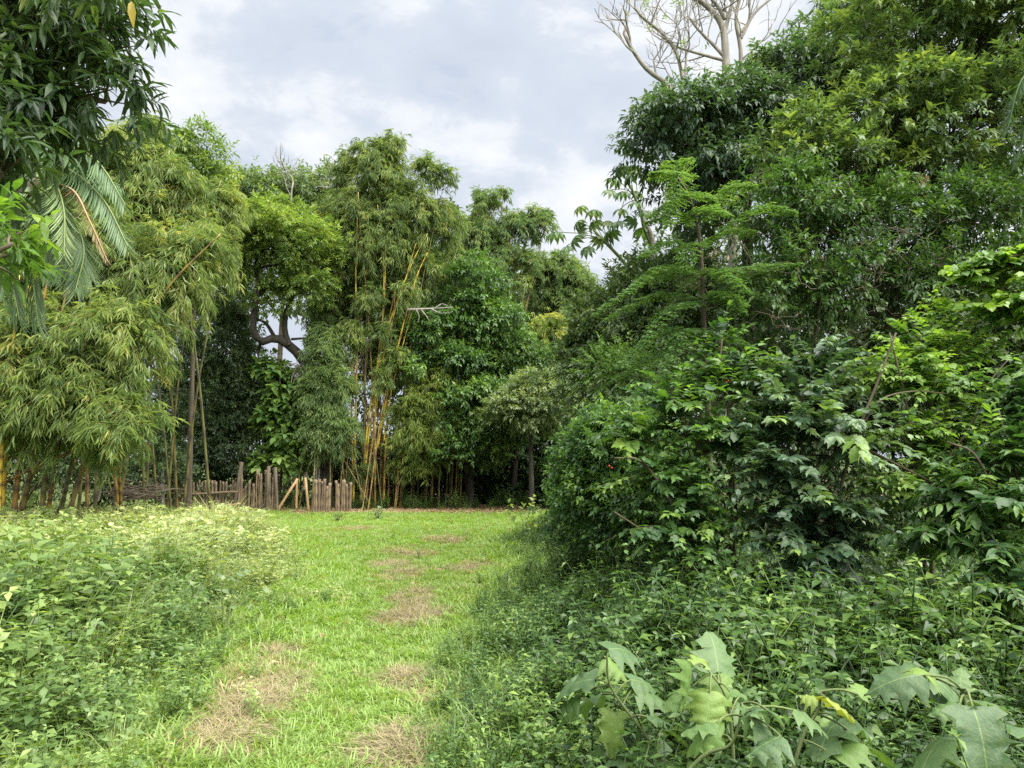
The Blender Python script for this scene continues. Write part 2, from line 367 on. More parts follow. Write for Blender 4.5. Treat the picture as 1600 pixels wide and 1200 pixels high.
def tree(name, label, cat, base, lobes, mats, tpl, leaf, ncl, cr, nsp, nl, seed, trunk=None, r0=.12, bark=BARK_BROWN, twig=.35,
         tint=.4, tvar=.18, group=None, singles=0, stpl=None, spread=.9, droop=.25, up=1.0, mode='spiral', shell=(.5, 1.05),
         flat=.9, limbs=True, out=.8, tdroop=.2, extra=None, low=.6, jit=.25, shoot=0):
    r = np.random.default_rng(seed); base = np.array([base[0], base[1], 0.0])
    th = thing(name, label, cat, base, group)
    top = np.mean([l[0] for l in lobes], axis=0)
    if trunk is None:
        trunk = np.vstack([base - [0, 0, .1], base * .6 + np.array([top[0], top[1], 0]) * .4 + [0, 0, top[2] * .45], top])
    tp = spline(trunk, 18); rad = r0 * np.linspace(1, .35, 18); rad[0] *= 1.35
    g = Geo(); g.tube(tp, rad, 8); g.obj('trunk', bark, th)
    P, D, tt, C, ci = clump_cloud(r, lobes, ncl, cr, nsp, shell, tint, tvar, flat, out, low)
    SHF = []
    if limbs:
        tw = Geo()
        for li, l in enumerate(lobes):
            j = np.argmin(np.linalg.norm(tp - l[0], axis=1) + (tp[:, 2] > l[0][2]) * .8 + (np.arange(18) < 6) * 3)
            b = limb(tp[j], l[0], r, .05, 9, .1); gb = Geo(); gb.tube(b, np.linspace(rad[j] * .7, rad[j] * .25, 9), 6); gb.obj('branch', bark, th)
            own = np.where(ci == li)[0][:26 if not shoot else 999]
            for q in own:
                st = b[r.integers(3, 9)]; m_ = limb(st, C[q], r, .04 if not shoot else .16, 5 if not shoot else 8, .1); k_ = len(m_); tw.tube(m_, np.linspace(rad[j] * .22, rad[j] * .07, k_), 4)
                if shoot:
                    f = np.linspace(.3, 1.0, shoot); x = f * (k_ - 1); tg_ = nrm(np.gradient(m_, axis=0)); pp = np.stack([np.interp(x, np.arange(k_), m_[:, a_]) for a_ in range(3)], 1); td = np.stack([np.interp(x, np.arange(k_), tg_[:, a_]) for a_ in range(3)], 1)
                    sd_ = nrm(np.cross(td, [.05, .02, 1.])) * np.where(np.arange(shoot) % 2, 1, -1)[:, None]; dd = nrm(sd_ * r.uniform(.5, 1.1, (shoot, 1)) + td * (.35 + .5 * f[:, None]) + r.normal(0, .22, (shoot, 3)) - [0, 0, r.uniform(-.15, .5)])
                    nn = r.normal(0, .35, (shoot, 3)) + [0, -.1, 1]; nn = nn - dd * np.sum(nn * dd, 1, keepdims=True); sz_ = leaf * r.uniform(.6, 1.25) * (1.1 - .5 * f ** 2) * r.uniform(.75, 1.2, shoot); tn_ = tint + r.normal(0, tvar) + .22 * (f - .6) + r.normal(0, .05, shoot)
                    SHF.append((pp, dd, nn, sz_, tn_))
        if tw.n: o = tw.obj('twigs', bark, th); o['kind'] = 'stuff'
    fr = leaf_frames(r, P, D, np.full(len(P), twig) * r.uniform(.6, 1.3, len(P)), nl, leaf, spread, droop, tdroop, up, mode, tt, jit)
    if extra is not None: fr = merge(fr, extra)
    if SHF: fr = merge(*SHF) if nsp == 1 else merge(fr, *SHF)
    leafy('crown', th, mats, tpl, fr, singles, stpl)
    return th

def culm_geo(pts, r0, nodes=14, sides=7):
    n = nodes * 3; p = spline(pts, n); rad = r0 * np.linspace(1, .28, n); T = np.zeros(n)
    for i in range(0, n, 3): rad[i] *= 1.22; T[i] = 1
    V, F = tube(p, rad, sides); return V, F, np.append(np.repeat(T, sides), 0)
def bamboo(name, label, base, lobes, culms, mats, ncl, seed, culm_mat_=CULM_G, nfan=9, leaf=.22, wd=.15, cr=.5, tint=.4, tvar=.2,
           rnd_culms=10, spread_m=.6, r0=.045, shell=(.35, 1.08), flat=1.2, group='bamboo clumps round the clearing', low=.35, nl=6, droop=.55):
    r = np.random.default_rng(seed); base = np.array([base[0], base[1], 0.0]); th = thing(name, label, 'bamboo', base, group)
    allc = [(np.asarray(c, float), rr, m) for c, rr, m in culms]
    for i in range(rnd_culms):
        l = lobes[i % len(lobes)]; b = base + np.append(r.normal(0, spread_m, 2), -.05)
        tip = l[0] + r.normal(0, .35, 3) * l[1] + np.array([0, 0, l[1][2] * .4])
        midp = b * .5 + tip * .5; midp[:2] = b[:2] * .68 + tip[:2] * .32
        allc.append((np.vstack([b, midp, tip]), r0 * r.uniform(.7, 1.1), culm_mat_))
    for c, rr, m in allc:
        V, F, T = culm_geo(c, rr); mesh_obj('culm', V, F, m, th, T, True)
    # arching plumes: fans of narrow leaves strung along drooping side branches
    NF = 20; npl = int(ncl * nfan / NF * 1.05)
    wts = np.array([l[1][0] * l[1][2] + l[1][0] * l[1][1] + l[1][1] * l[1][2] for l in lobes]); ci = r.choice(len(lobes), npl, p=wts / wts.sum())
    C0 = np.array([l[0] for l in lobes])[ci]; RR = np.array([l[1] for l in lobes])[ci]
    v = nrm(r.normal(0, 1, (npl, 3)) + [0, 0, .25]); fb = (v[:, 1] > .3) & (r.uniform(0, 1, npl) < .4); v[fb, 1] *= -1
    O = C0 + RR * r.normal(0, .28, (npl, 3)); E = C0 + RR * v * r.uniform(.8, 1.22, (npl, 1)); ln = np.linalg.norm(E - O, axis=1)
    E[:, 2] -= .12 * ln; f = r.uniform(.22, 1.0, (npl, NF))
    P = O[:, None] + (E - O)[:, None] * f[..., None]; P[..., 2] += ln[:, None] * (.30 * f * (1 - f) * 2 - .10 * f ** 3)
    P = P + r.normal(0, 1, P.shape) * (.07 + .10 * (1 - f))[..., None]
    T_ = nrm((E - O)[:, None] + np.stack([0 * f, 0 * f, ln[:, None] * (.6 - 1.5 * f)], -1) + r.normal(0, .5, P.shape) * ln[:, None, None])
    tt = np.repeat(tint + r.normal(0, tvar, npl), NF) + r.normal(0, .06, npl * NF)
    P, D = P.reshape(-1, 3), T_.reshape(-1, 3)
    fr = leaf_frames(r, P, D, r.uniform(.06, .22, len(P)), nl, leaf, .95, droop, .5, .8, 'alt', tt, .32)
    leafy('foliage', th, mats, diamond(wd, .02, .18), fr)
    tw = Geo()
    for q in range(npl):
        g_ = np.linspace(0, 1, 6)[:, None]; b = O[q] + (E[q] - O[q]) * g_; b[:, 2] += (ln[q] * (.30 * g_ * (1 - g_) * 2 - .10 * g_ ** 3))[:, 0]; tw.tube(b, np.linspace(.011, .003, 6), 3)
    o = tw.obj('twigs', culm_mat_, th); o['kind'] = 'stuff'
    return th

def scatter(name, P, rot, scl, tint, idx, templates, kind='stuff'):
    """one point per plant; geometry nodes set a small plant mesh on each"""
    me = bpy.data.meshes.new(name); me.vertices.add(len(P)); me.vertices.foreach_set('co', np.asarray(P, np.float32).ravel())
    a = me.attributes.new('rot', 'FLOAT_VECTOR', 'POINT'); a.data.foreach_set('vector', np.asarray(rot, np.float32).ravel())
    for k, v in (('scl', scl), ('tint', tint)):
        a = me.attributes.new(k, 'FLOAT', 'POINT'); a.data.foreach_set('value', np.asarray(v, np.float32))
    a = me.attributes.new('idx', 'INT', 'POINT'); a.data.foreach_set('value', np.asarray(idx, np.int32))
    o = bpy.data.objects.new(name, me); COL.objects.link(o); o['kind'] = kind
    ng = bpy.data.node_groups.new(name + '_nodes', 'GeometryNodeTree')
    ng.interface.new_socket('Geometry', in_out='INPUT', socket_type='NodeSocketGeometry')
    ng.interface.new_socket('Geometry', in_out='OUTPUT', socket_type='NodeSocketGeometry')
    gi = ng.nodes.new('NodeGroupInput'); go = ng.nodes.new('NodeGroupOutput'); jn = ng.nodes.new('GeometryNodeJoinGeometry')
    def named(n_, ty):
        q = ng.nodes.new('GeometryNodeInputNamedAttribute'); q.data_type = ty; q.inputs['Name'].default_value = n_; return q.outputs['Attribute']
    rt, sc_, ix = named('rot', 'FLOAT_VECTOR'), named('scl', 'FLOAT'), named('idx', 'INT')
    e2r = ng.nodes.new('FunctionNodeEulerToRotation'); ng.links.new(rt, e2r.inputs[0])
    for i, t in enumerate(templates):
        ob = ng.nodes.new('GeometryNodeObjectInfo'); ob.inputs['Object'].default_value = t; ob.inputs['As Instance'].default_value = False
        eq = ng.nodes.new('FunctionNodeCompare'); eq.data_type = 'INT'; eq.operation = 'EQUAL'
        ng.links.new(ix, eq.inputs['A'] if eq.inputs['A'].type == 'INT' else eq.inputs[2])
        (eq.inputs[3]).default_value = i
        ins = ng.nodes.new('GeometryNodeInstanceOnPoints')
        ng.links.new(gi.outputs[0], ins.inputs['Points']); ng.links.new(eq.outputs[0], ins.inputs['Selection'])
        ng.links.new(ob.outputs['Geometry'], ins.inputs['Instance']); ng.links.new(e2r.outputs[0], ins.inputs['Rotation'])
        ng.links.new(sc_, ins.inputs['Scale']); ng.links.new(ins.outputs[0], jn.inputs[0])
    ng.links.new(jn.outputs[0], go.inputs[0])
    md = o.modifiers.new('scatter', 'NODES'); md.node_group = ng
    return o
def template(V, F, mat, tint=None):
    o = mesh_obj('plant_source', V, F, mat, None, tint, True); COL.objects.unlink(o); return o

# ------------------------------------------------------------------ the clearing: where lawn, weeds, bare straw and litter lie
LB = np.array([on_ground(*p) for p in ((150, 1420), (285, 1200), (330, 1110), (395, 1000), (448, 950), (492, 890), (480, 850), (448, 822), (424, 806))])
RB = np.array([on_ground(*p) for p in ((640, 1420), (735, 1200), (722, 1090), (735, 1010), (764, 940), (796, 885), (770, 852), (815, 824), (870, 800))])
def xl(y): return np.interp(y, LB[:, 1], LB[:, 0])
def xr(y): return np.interp(y, RB[:, 1], RB[:, 0])
DRY = [(372, 1062, .34, .55), (345, 1110, .25, .4), (312, 1140, .22, .35), (652, 960, .42, .55), (632, 893, .36, .9), (742, 888, .42, .7), (645, 930, .3, .5), (610, 880, .25, .6),
       (690, 1085, .22, .35), (655, 1185, .25, .3), (640, 1170, .2, .25), (385, 1025, .25, .4), (640, 862, .5, .9), (560, 828, .6, 1.0), (700, 845, .5, .8), (640, 1060, .16, .3), (300, 1180, .2, .3)]
DRYW = [(on_ground(a, b), rx, ry) for a, b, rx, ry in [(d_[0] + (28 if d_[0] < 400 else 0), *d_[1:]) for d_ in DRY]]
def dryness(xy):
    v = np.zeros(len(xy)); nz = smooth_noise(xy, 3.5, 3) * .6 + smooth_noise(xy, 9, 4) * .7 + smooth_noise(xy, 24, 8) * .6
    for c, rx, ry in DRYW:
        q = ((xy[:, 0] - c[0]) / rx) ** 2 + ((xy[:, 1] - c[1]) / ry) ** 2
        v = np.maximum(v, np.clip((.82 if c[0] < -1.15 and c[1] < 8 else .74) - q * .6 - nz * 1.5, 0, 1) * .85 * np.clip(2.6 - q, 0, 1))
    return v
def litter(xy):
    e = 23.1 + .45 * smooth_noise(xy, .9, 5) + .25 * smooth_noise(xy, 3, 6) + .02 * xy[:, 0]
    return np.clip((xy[:, 1] - e) / .9, 0, 1) * np.clip((xy[:, 0] + 8.6) / 1.2, 0, 1)
def gz(xy): return .05 * smooth_noise(xy, .55, 9) + .018 * smooth_noise(xy, 2.3, 10)
def axis(lo, hi, step, far):
    c = list(np.arange(lo, hi + 1e-6, step)); s = step; a, b = lo, hi; l, h = [], []
    while a > -far: s *= 1.35; a -= s; l.append(a)
    s = step
    while b < far: s *= 1.35; b += s; h.append(b)
    return np.array(l[::-1] + c + h)
gx, gy = axis(-13, 12, .11, 500), axis(1, 30, .11, 500)
XX, YY = np.meshgrid(gx, gy); xy = np.stack([XX.ravel(), YY.ravel()], 1)
fade = np.clip(1 - (np.hypot(xy[:, 0], xy[:, 1]) - 40) / 40, 0, 1)
nx, ny = len(gx), len(gy); ii = (np.arange(ny - 1)[:, None] * nx + np.arange(nx - 1)[None]).ravel()
GF = np.stack([ii, ii + 1, ii + nx + 1, ii + nx], 1)
m, t = new_mat('ground_soil')
co = N('ShaderNodeTexCoord', t); dr = N('ShaderNodeAttribute', t, attribute_name='dry'); lt = N('ShaderNodeAttribute', t, attribute_name='litter')
n1 = noise(t, co.outputs['Object'], 30, 6, .7); n2 = noise(t, co.outputs['Object'], 1.1, 4); n3 = noise(t, co.outputs['Object'], 9, 5, .6)
gr = ramp(t, n1, [(.3, (.035, .055, .012)), (.55, (.09, .13, .022)), (.75, (.15, .18, .04))])
gr = mixc(t, math_(t, 'MULTIPLY', ramp(t, n2, [(.45, 0), (.65, 1)]), .4), gr, (.13, .15, .035))
st = ramp(t, n1, [(.3, (.12, .095, .042)), (.5, (.24, .19, .09)), (.7, (.38, .31, .165))])
li = ramp(t, n1, [(.3, (.045, .028, .016)), (.5, (.11, .068, .036)), (.7, (.21, .135, .075))])
c = mixc(t, ramp(t, math_(t, 'ADD', dr.outputs['Fac'], math_(t, 'MULTIPLY', math_(t, 'SUBTRACT', n3, .5), 1.6)), [(.25, 0), (.6, 1)]), gr, st); c = mixc(t, lt.outputs['Fac'], c, li)
p = N('ShaderNodeBsdfPrincipled', t); p.inputs['Roughness'].default_value = .95; L(c, p.inputs['Base Color'], t)
bu = N('ShaderNodeBump', t); bu.inputs['Strength'].default_value = .8; bu.inputs['Distance'].default_value = .03
L(n1, bu.inputs['Height'], t); L(bu.outputs[0], p.inputs['Normal'], t)
L(p.outputs[0], N('ShaderNodeOutputMaterial', t).inputs[0], t)
ground = mesh_obj('ground', np.column_stack([xy, gz(xy) * fade]), GF, m, smooth=True, attrs={'dry': dryness(xy), 'litter': litter(xy)})
ground['kind'] = 'structure'

# ------------------------------------------------------------------ lawn, weeds
def gcol(name, stops, **kw): return leaf_mat(name, stops, 'INSTANCER', **kw)
GRASS = gcol('lawn_grass', [(.30, .22, .11), (.23, .20, .06), (.135, .20, .02), (.13, .22, .02), (.175, .28, .026), (.25, .34, .045)], rough=.45, trans=.42, jitter=.3)
HERB = gcol('weed_herb', [(.040, .080, .018), (.074, .132, .028), (.125, .19, .042), (.20, .26, .07)], rough=.42, jitter=.5)
HERBP = gcol('weed_pale', [(.085, .13, .035), (.135, .185, .055), (.20, .25, .085), (.29, .32, .13)], rough=.4, jitter=.5)
STRAW = gcol('weed_straw', [(.09, .13, .03), (.15, .18, .045), (.22, .20, .075), (.28, .21, .10)], rough=.7, jitter=.5)
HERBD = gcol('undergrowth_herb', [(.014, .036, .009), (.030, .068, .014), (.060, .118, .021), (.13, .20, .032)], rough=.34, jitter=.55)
LITT = gcol('litter_leaf', [(.075, .045, .024), (.13, .082, .044), (.20, .135, .072), (.27, .205, .12)], rough=.8, trans=.15, jitter=.6)
def blades(r, n, h, wd, rad, lean, seg=3):
    V, F = [], []
    for i in range(n):
        a = r.uniform(0, 6.28); q = rad * math.sqrt(r.uniform(0, 1)); b = np.array([q * math.cos(a), q * math.sin(a), 0])
        az = a + r.normal(0, .9); hh = h * r.uniform(.55, 1.2); ln = lean * r.uniform(.4, 1.5); d = np.array([math.cos(az), math.sin(az), 0]); s = np.array([-d[1], d[0], 0])
        k = len(V)
        for j in range(seg):
            f = j / seg; ww = wd * (1 - .75 * f * f) * .5
            p_ = b + d * hh * ln * f * f * 1.1 + np.array([0, 0, hh * (f - .38 * ln * f ** 3)])
            V += [p_ - s * ww, p_ + s * ww]
        V.append(b + d * hh * ln * 1.1 + np.array([0, 0, hh * (1 - .38 * ln)]))
        for j in range(seg - 1):
            o_ = k + 2 * j; F += [[o_, o_ + 1, o_ + 3], [o_, o_ + 3, o_ + 2]]
        F.append([k + 2 * seg - 2, k + 2 * seg - 1, k + 2 * seg])
    return np.array(V), np.array(F)
def herb(r, h, nst, npair, leaf, tpl, lean=.35, rad=.10, ld=.25):
    """stems with opposite leaves, tips crowded"""
    g = Geo(); fr = []
    for i in range(nst):
        a = r.uniform(0, 6.28); b = np.array([math.cos(a), math.sin(a), 0]) * rad * r.uniform(0, 1); hh = h * r.uniform(.55, 1.1)
        az = r.uniform(0, 6.28); d = np.array([math.cos(az), math.sin(az), 0]) * lean * hh * r.uniform(.2, 1.3)
        pts = spline([b, b + d * .3 + [0, 0, hh * .55], b + d + [0, 0, hh]], 6); g.tube(pts, np.linspace(.0045, .002, 6), 3)
        f = np.linspace(.22, 1, npair); pp = np.stack([np.interp(f, np.linspace(0, 1, 6), pts[:, k]) for k in range(3)], 1)
        for j in range(npair):
            for s in range(2 if j < npair - 1 else 4):
                z = j * 1.57 + s * (math.pi if j < npair - 1 else 1.57) + r.normal(0, .35)
                dd = nrm(np.array([math.cos(z), math.sin(z), .35 - ld + r.normal(0, .25)])); nn = np.array([r.normal(0, .3), r.normal(0, .3), 1.]); nn = nn - dd * nn.dot(dd)
                fr.append((pp[j], dd, nn, leaf * r.uniform(.65, 1.2) * (1 if j < npair - 1 else .65), 0))
    T, D, Nn, S, tt = (np.array(x) for x in zip(*fr)); V, F, _ = stamp(tpl, T, D, Nn, S, tt); g.add(V, F)
    return np.vstack(g.V), np.vstack(g.F)
tr_ = np.random.default_rng(21)
tufts = [template(*blades(tr_, 18, .05, .0095, .08, 1.1), GRASS) for i in range(4)]
tufts += [template(*blades(tr_, 14, .085, .009, .07, .85), GRASS) for i in range(2)]
def rand_in(n, x0, x1, y0, y1, r): return np.column_stack([r.uniform(x0, x1, n), r.uniform(y0, y1, n)])
r = np.random.default_rng(31)
P = []
for (y0, y1, den) in ((1.5, 6, 420), (6, 10, 300), (10, 16, 190), (16, 26.5, 110)):
    x0, x1 = float(min(xl(y0), xl(y1))) - 1.5, float(max(xr(y0), xr(y1))) + 1.2
    q = rand_in(int(den * (x1 - x0) * (y1 - y0)), x0, x1, y0, y1, r)
    e = .25 * smooth_noise(q, 2.2, 12)
    q = q[(q[:, 0] > xl(q[:, 1]) - .7 + e) & (q[:, 0] < xr(q[:, 1]) + .6 + e)]; P.append(q)
P = np.vstack(P); dv = dryness(P); lv = litter(P)
keep = (r.uniform(0, 1, len(P)) > dv * .62) & (r.uniform(0, 1, len(P)) > lv * .97); P, dv = P[keep], dv[keep]
tn = .62 + .13 * smooth_noise(P, 1.3, 14) + .10 * smooth_noise(P, 5, 15) - dv * .5 + r.normal(0, .07, len(P))
dryb = r.uniform(0, 1, len(P)) < .035 + dv * .4; tn[dryb] = r.uniform(0, .22, dryb.sum())
edge = np.clip(1 - np.minimum(P[:, 0] - xl(P[:, 1]), xr(P[:, 1]) - P[:, 0]) / .7, 0, 1)
sc = r.uniform(.75, 1.25, len(P)) * (1 + edge * .7 + np.clip((P[:, 1] - 8) / 50, 0, .25)) * (1 - dv * .3) * np.clip(.62 + P[:, 1] / 24, .7, 1)
ix = np.where(r.uniform(0, 1, len(P)) < .18 + edge * .3, r.integers(4, 6, len(P)), r.integers(0, 4, len(P)))
z = gz(P); rot = np.column_stack([r.normal(0, .15, len(P)), r.normal(0, .15, len(P)), r.uniform(0, 6.28, len(P))])
scatter('lawn_grass', np.column_stack([P, z - .004]), rot, sc, np.clip(tn, 0, 1), ix, tufts)

hr = np.random.default_rng(41)
# 0-2 upright herb, 3-4 broad pale vine, 5 feathery fine, 6 grass, 7 straw stems
L4, L4r = leaf4(.42, .05, .15), leaf4(.8, .06, .12)
weeds = [template(*herb(hr, .46, 5, 7, .082, leaf4(.48, .05, .15)), HERB) for i in range(3)]
weeds += [template(*herb(hr, .34, 7, 4, .075, L4r, .8, .16, .1), HERBP) for i in range(2)]
weeds += [template(*herb(hr, .42, 9, 12, .034, leaf4(.3), .5, .14), HERBP)]
weeds += [template(*blades(hr, 34, .42, .009, .10, .7), HERBP), template(*blades(hr, 40, .40, .005, .12, .8), STRAW)]
r = np.random.default_rng(43)
P = []
for (y0, y1, den) in ((2.2, 6, 52), (6, 11, 38), (11, 17, 28), (17, 25, 22)):
    x0, x1 = -.72 * y1 - .8, float(max(xl(y0), xl(y1))) + .4
    q = rand_in(int(den * (x1 - x0) * (y1 - y0)), x0, x1, y0, y1, r)
    e = .55 * smooth_noise(q, 1.1, 16) + .35 * smooth_noise(q, 3.4, 19) + r.normal(0, .12, len(q))
    P.append(q[q[:, 0] < xl(q[:, 1]) + .22 + e])
P = np.vstack(P); P = P[dryness(P) < .12]
depth_in = xl(P[:, 1]) - P[:, 0]
na, nb = smooth_noise(P, .8, 17), smooth_noise(P, 1.7, 18)
u = r.uniform(0, 1, len(P)) * .55 + .45 * (na * .5 + .5); near = P[:, 1] < 9.0
ix = np.select([near & (u < .70), near & (u < .79), near & (u < .85), near & (u < .96)], [r.integers(0, 3, len(P)), 6, 5, 3], np.where(near, 7, -1))
farix = np.select([u < .26, u < .60, u < .68, u < .78], [r.integers(0, 3, len(P)), r.integers(3, 5, len(P)), 5, 6], 7)
farix = np.where((P[:, 1] > 18) & (P[:, 0] > -10.6) & (u < .7), 5, farix); farix = np.where((P[:, 1] > 17) & (P[:, 0] < -9.5) & (u > .42), 7, farix)
ix = np.where(ix < 0, farix, ix)
hs = (.86 + .5 * nb + .4 * na) * np.clip(.42 + depth_in * .62, .35, 1.3) * r.uniform(.75, 1.25, len(P)) * np.where(P[:, 1] > 16, .52, 1.0)
tn = np.clip(.45 + .28 * nb + .2 * smooth_noise(P, 4, 66) + r.normal(0, .18, len(P)) + np.clip((P[:, 1] - 8) / 22, 0, .28), 0, 1)
rot = np.column_stack([r.normal(0, .12, len(P)), r.normal(0, .12, len(P)), r.uniform(0, 6.28, len(P))])
scatter('weed_field', np.column_stack([P, gz(P) - .01]), rot, hs * 1.18, tn, ix, weeds)

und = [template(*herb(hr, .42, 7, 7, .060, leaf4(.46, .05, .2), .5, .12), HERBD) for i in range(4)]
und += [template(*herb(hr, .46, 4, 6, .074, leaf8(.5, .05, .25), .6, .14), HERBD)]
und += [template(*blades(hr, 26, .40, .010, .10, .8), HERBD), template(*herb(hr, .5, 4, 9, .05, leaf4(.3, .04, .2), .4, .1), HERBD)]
r = np.random.default_rng(47); P = []
for (y0, y1, den) in ((1.6, 5, 120), (5, 9, 78), (9, 16, 42), (16, 22, 16)):
    x0, x1 = float(min(xr(y0), xr(y1))) - .4, .72 * y1 + .8
    q = rand_in(int(den * (x1 - x0) * (y1 - y0)), x0, x1, y0, y1, r)
    e = .40 * smooth_noise(q, 1.3, 26) + .3 * smooth_noise(q, 3.6, 29) + r.normal(0, .12, len(q))
    P.append(q[q[:, 0] > xr(q[:, 1]) - .15 + e])
P = np.vstack(P); din = P[:, 0] - xr(P[:, 1]); na, nb = smooth_noise(P, .9, 27), smooth_noise(P, 2.1, 28)
u = r.uniform(0, 1, len(P)); ix = np.where(u < .66, r.integers(0, 4, len(P)), np.where(u < .76, 4, np.where(u < .82 + .14 * np.clip(1 - din, 0, 1), 5, 6)))
hs = (1.0 + .4 * nb + .3 * na) * np.clip(np.where(P[:, 1] > 11, .32, .5) + din * .5, .32, 1.25) * np.where((P[:, 1] > 4.8) & (P[:, 1] < 9), 1.06, 1.0) * r.uniform(.75, 1.25, len(P))
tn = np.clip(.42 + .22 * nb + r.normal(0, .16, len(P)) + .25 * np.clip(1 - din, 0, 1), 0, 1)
rot = np.column_stack([r.normal(0, .12, len(P)), r.normal(0, .12, len(P)), r.uniform(0, 6.28, len(P))])
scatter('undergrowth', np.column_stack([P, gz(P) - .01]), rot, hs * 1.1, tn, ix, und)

lv_t = []
for i in range(3):
    q = rand_in(14, -.12, .12, -.12, .12, hr); T = np.column_stack([q, hr.uniform(.004, .03, 14)]); D = nrm(np.column_stack([hr.normal(0, 1, (14, 2)), hr.normal(0, .25, 14)]))
    Nn = np.column_stack([hr.normal(0, .3, (14, 2)), np.ones(14)]); V, F, _ = stamp(leaf4(.28, .06, .15), T, D, Nn, hr.uniform(.07, .16, 14), np.zeros(14)); lv_t.append(template(V, F, LITT))
r = np.random.default_rng(53); q = rand_in(9000, -9, 7, 23.4, 31, r); q = q[r.uniform(0, 1, len(q)) < litter(q) * .9 + .03]
q = np.vstack([q, rand_in(900, -5, 2, 4, 24, r)[:0]])
q3 = rand_in(900, -10, 7, 24.2, 31, r); q3 = q3[(q3[:, 1] > 25.2 + .8 * smooth_noise(q3, 1.2, 58)) | (r.uniform(0, 1, len(q3)) < .12)]
scatter('forest_edge_weeds', np.column_stack([q3, gz(q3) - .01]), np.column_stack([r.normal(0, .12, (len(q3), 2)), r.uniform(0, 6.28, len(q3))]), r.uniform(.5, 1.7, len(q3)), np.clip(r.normal(.5, .2, len(q3)), 0, 1), r.integers(0, 7, len(q3)), und)
scatter('leaf_litter', np.column_stack([q, gz(q)]), np.column_stack([np.zeros((len(q), 2)), r.uniform(0, 6.28, len(q))]), r.uniform(.8, 1.5, len(q)),
        np.clip(.55 + .25 * smooth_noise(q, 1.5, 54) + r.normal(0, .15, len(q)), 0, 1), r.integers(0, 3, len(q)), lv_t)
q = rand_in(2600, -5, 1.5, 3, 24, r); dq = dryness(q); q = q[(r.uniform(0, 1, len(q)) < dq * .8 + .02) & (q[:, 0] > xl(q[:, 1])) & (q[:, 0] < xr(q[:, 1]) + .2)]
q4 = rand_in(420, -6, 2, 3.2, 23, r); q4 = q4[(q4[:, 0] > xl(q4[:, 1]) - .3) & (q4[:, 0] < xr(q4[:, 1]) + .3)]; q4 = q4[smooth_noise(q4, 2.1, 71) > .12]
scatter('lawn_weeds', np.column_stack([q4, gz(q4) - .01]), np.column_stack([r.normal(0, .1, (len(q4), 2)), r.uniform(0, 6.28, len(q4))]), r.uniform(.22, .42, len(q4)), np.clip(r.normal(.6, .2, len(q4)), 0, 1), r.integers(0, 5, len(q4)), weeds[:5])
q5 = rand_in(160, -6, 2, 3.2, 23, r); q5 = q5[(q5[:, 0] > xl(q5[:, 1])) & (q5[:, 0] < xr(q5[:, 1]))]
sg_ = []
for i in range(3):
    V, F, _ = stamp(leaf4(.4, .1, .25), np.array([[0, 0, .04]]), nrm(hr.normal(0, 1, (1, 3)) * [1, 1, .15]), np.array([[.1, .2, 1.]]), np.array([.11]), np.zeros(1)); sg_.append(template(V, F, LITT))
scatter('fallen_leaves', np.column_stack([q5, gz(q5)]), np.column_stack([r.normal(0, .3, (len(q5), 2)), r.uniform(0, 6.28, len(q5))]), r.uniform(.6, 1.3, len(q5)), r.uniform(0, .9, len(q5)), r.integers(0, 3, len(q5)), sg_)
dry_t = [template(*blades(hr, 22, .10, .004, .09, 2.2), LITT) for i in range(3)]
q2 = np.vstack([c[None, :2] + r.normal(0, .6, (200, 2)) * [rx, ry] for c, rx, ry in DRYW]); q2 = q2[r.uniform(0, 1, len(q2)) < dryness(q2) * .9]
scatter('dry_straw', np.column_stack([q2, gz(q2)]), np.column_stack([np.zeros((len(q2), 2)), r.uniform(0, 6.28, len(q2))]), r.uniform(.7, 1.3, len(q2)),
        r.uniform(.35, 1, len(q2)), r.integers(0, 3, len(q2)), dry_t)

# ------------------------------------------------------------------ far wood (one mass behind everything)
r = np.random.default_rng(61)
wl = [lobe(a, b, d, rx, ry, 4) for a, b, d, rx, ry in (
    (-250, 470, 46, 190, 320), (-40, 480, 46, 150, 300), (130, 500, 45, 130, 280), (280, 520, 44, 105, 240), (450, 400, 46, 90, 110), (445, 690, 46, 70, 100), (350, 690, 44, 110, 100), (590, 540, 44, 90, 240),
    (690, 560, 45, 100, 230), (800, 590, 46, 100, 200), (880, 610, 46, 80, 160), (960, 610, 46, 80, 150), (1080, 560, 46, 110, 220), (1250, 590, 44, 150, 190), (1450, 600, 44, 150, 190), (1700, 580, 44, 200, 220))]
P, D, tt, C, ci = clump_cloud(r, wl, 4600, 1.0, 10, (.5, 1.0), .4, .2)
fr = leaf_frames(r, P, D, np.full(len(P), .5), 3, .42, .9, .3, .2, 1.0, 'spiral', tt, .35)
V, F, tt = stamp(diamond(.5, .05, .15), *fr[:4], np.clip(fr[4], 0, 1))
woods = mesh_obj('woods', V, F, WOOD['GEOMETRY'], None, tt); woods['kind'] = 'stuff'

# ------------------------------------------------------------------ LEFT
base = lambda px, d: np.array([(px - 800) / 1200 * d, d, 0])
def culm_px(pts, d, r0, m, d2=None):
    q = np.array([at(a, b, d + ((d2 or d) - d) * i / max(1, len(pts) - 1)) for i, (a, b) in enumerate(pts)]); return (q, r0, m)

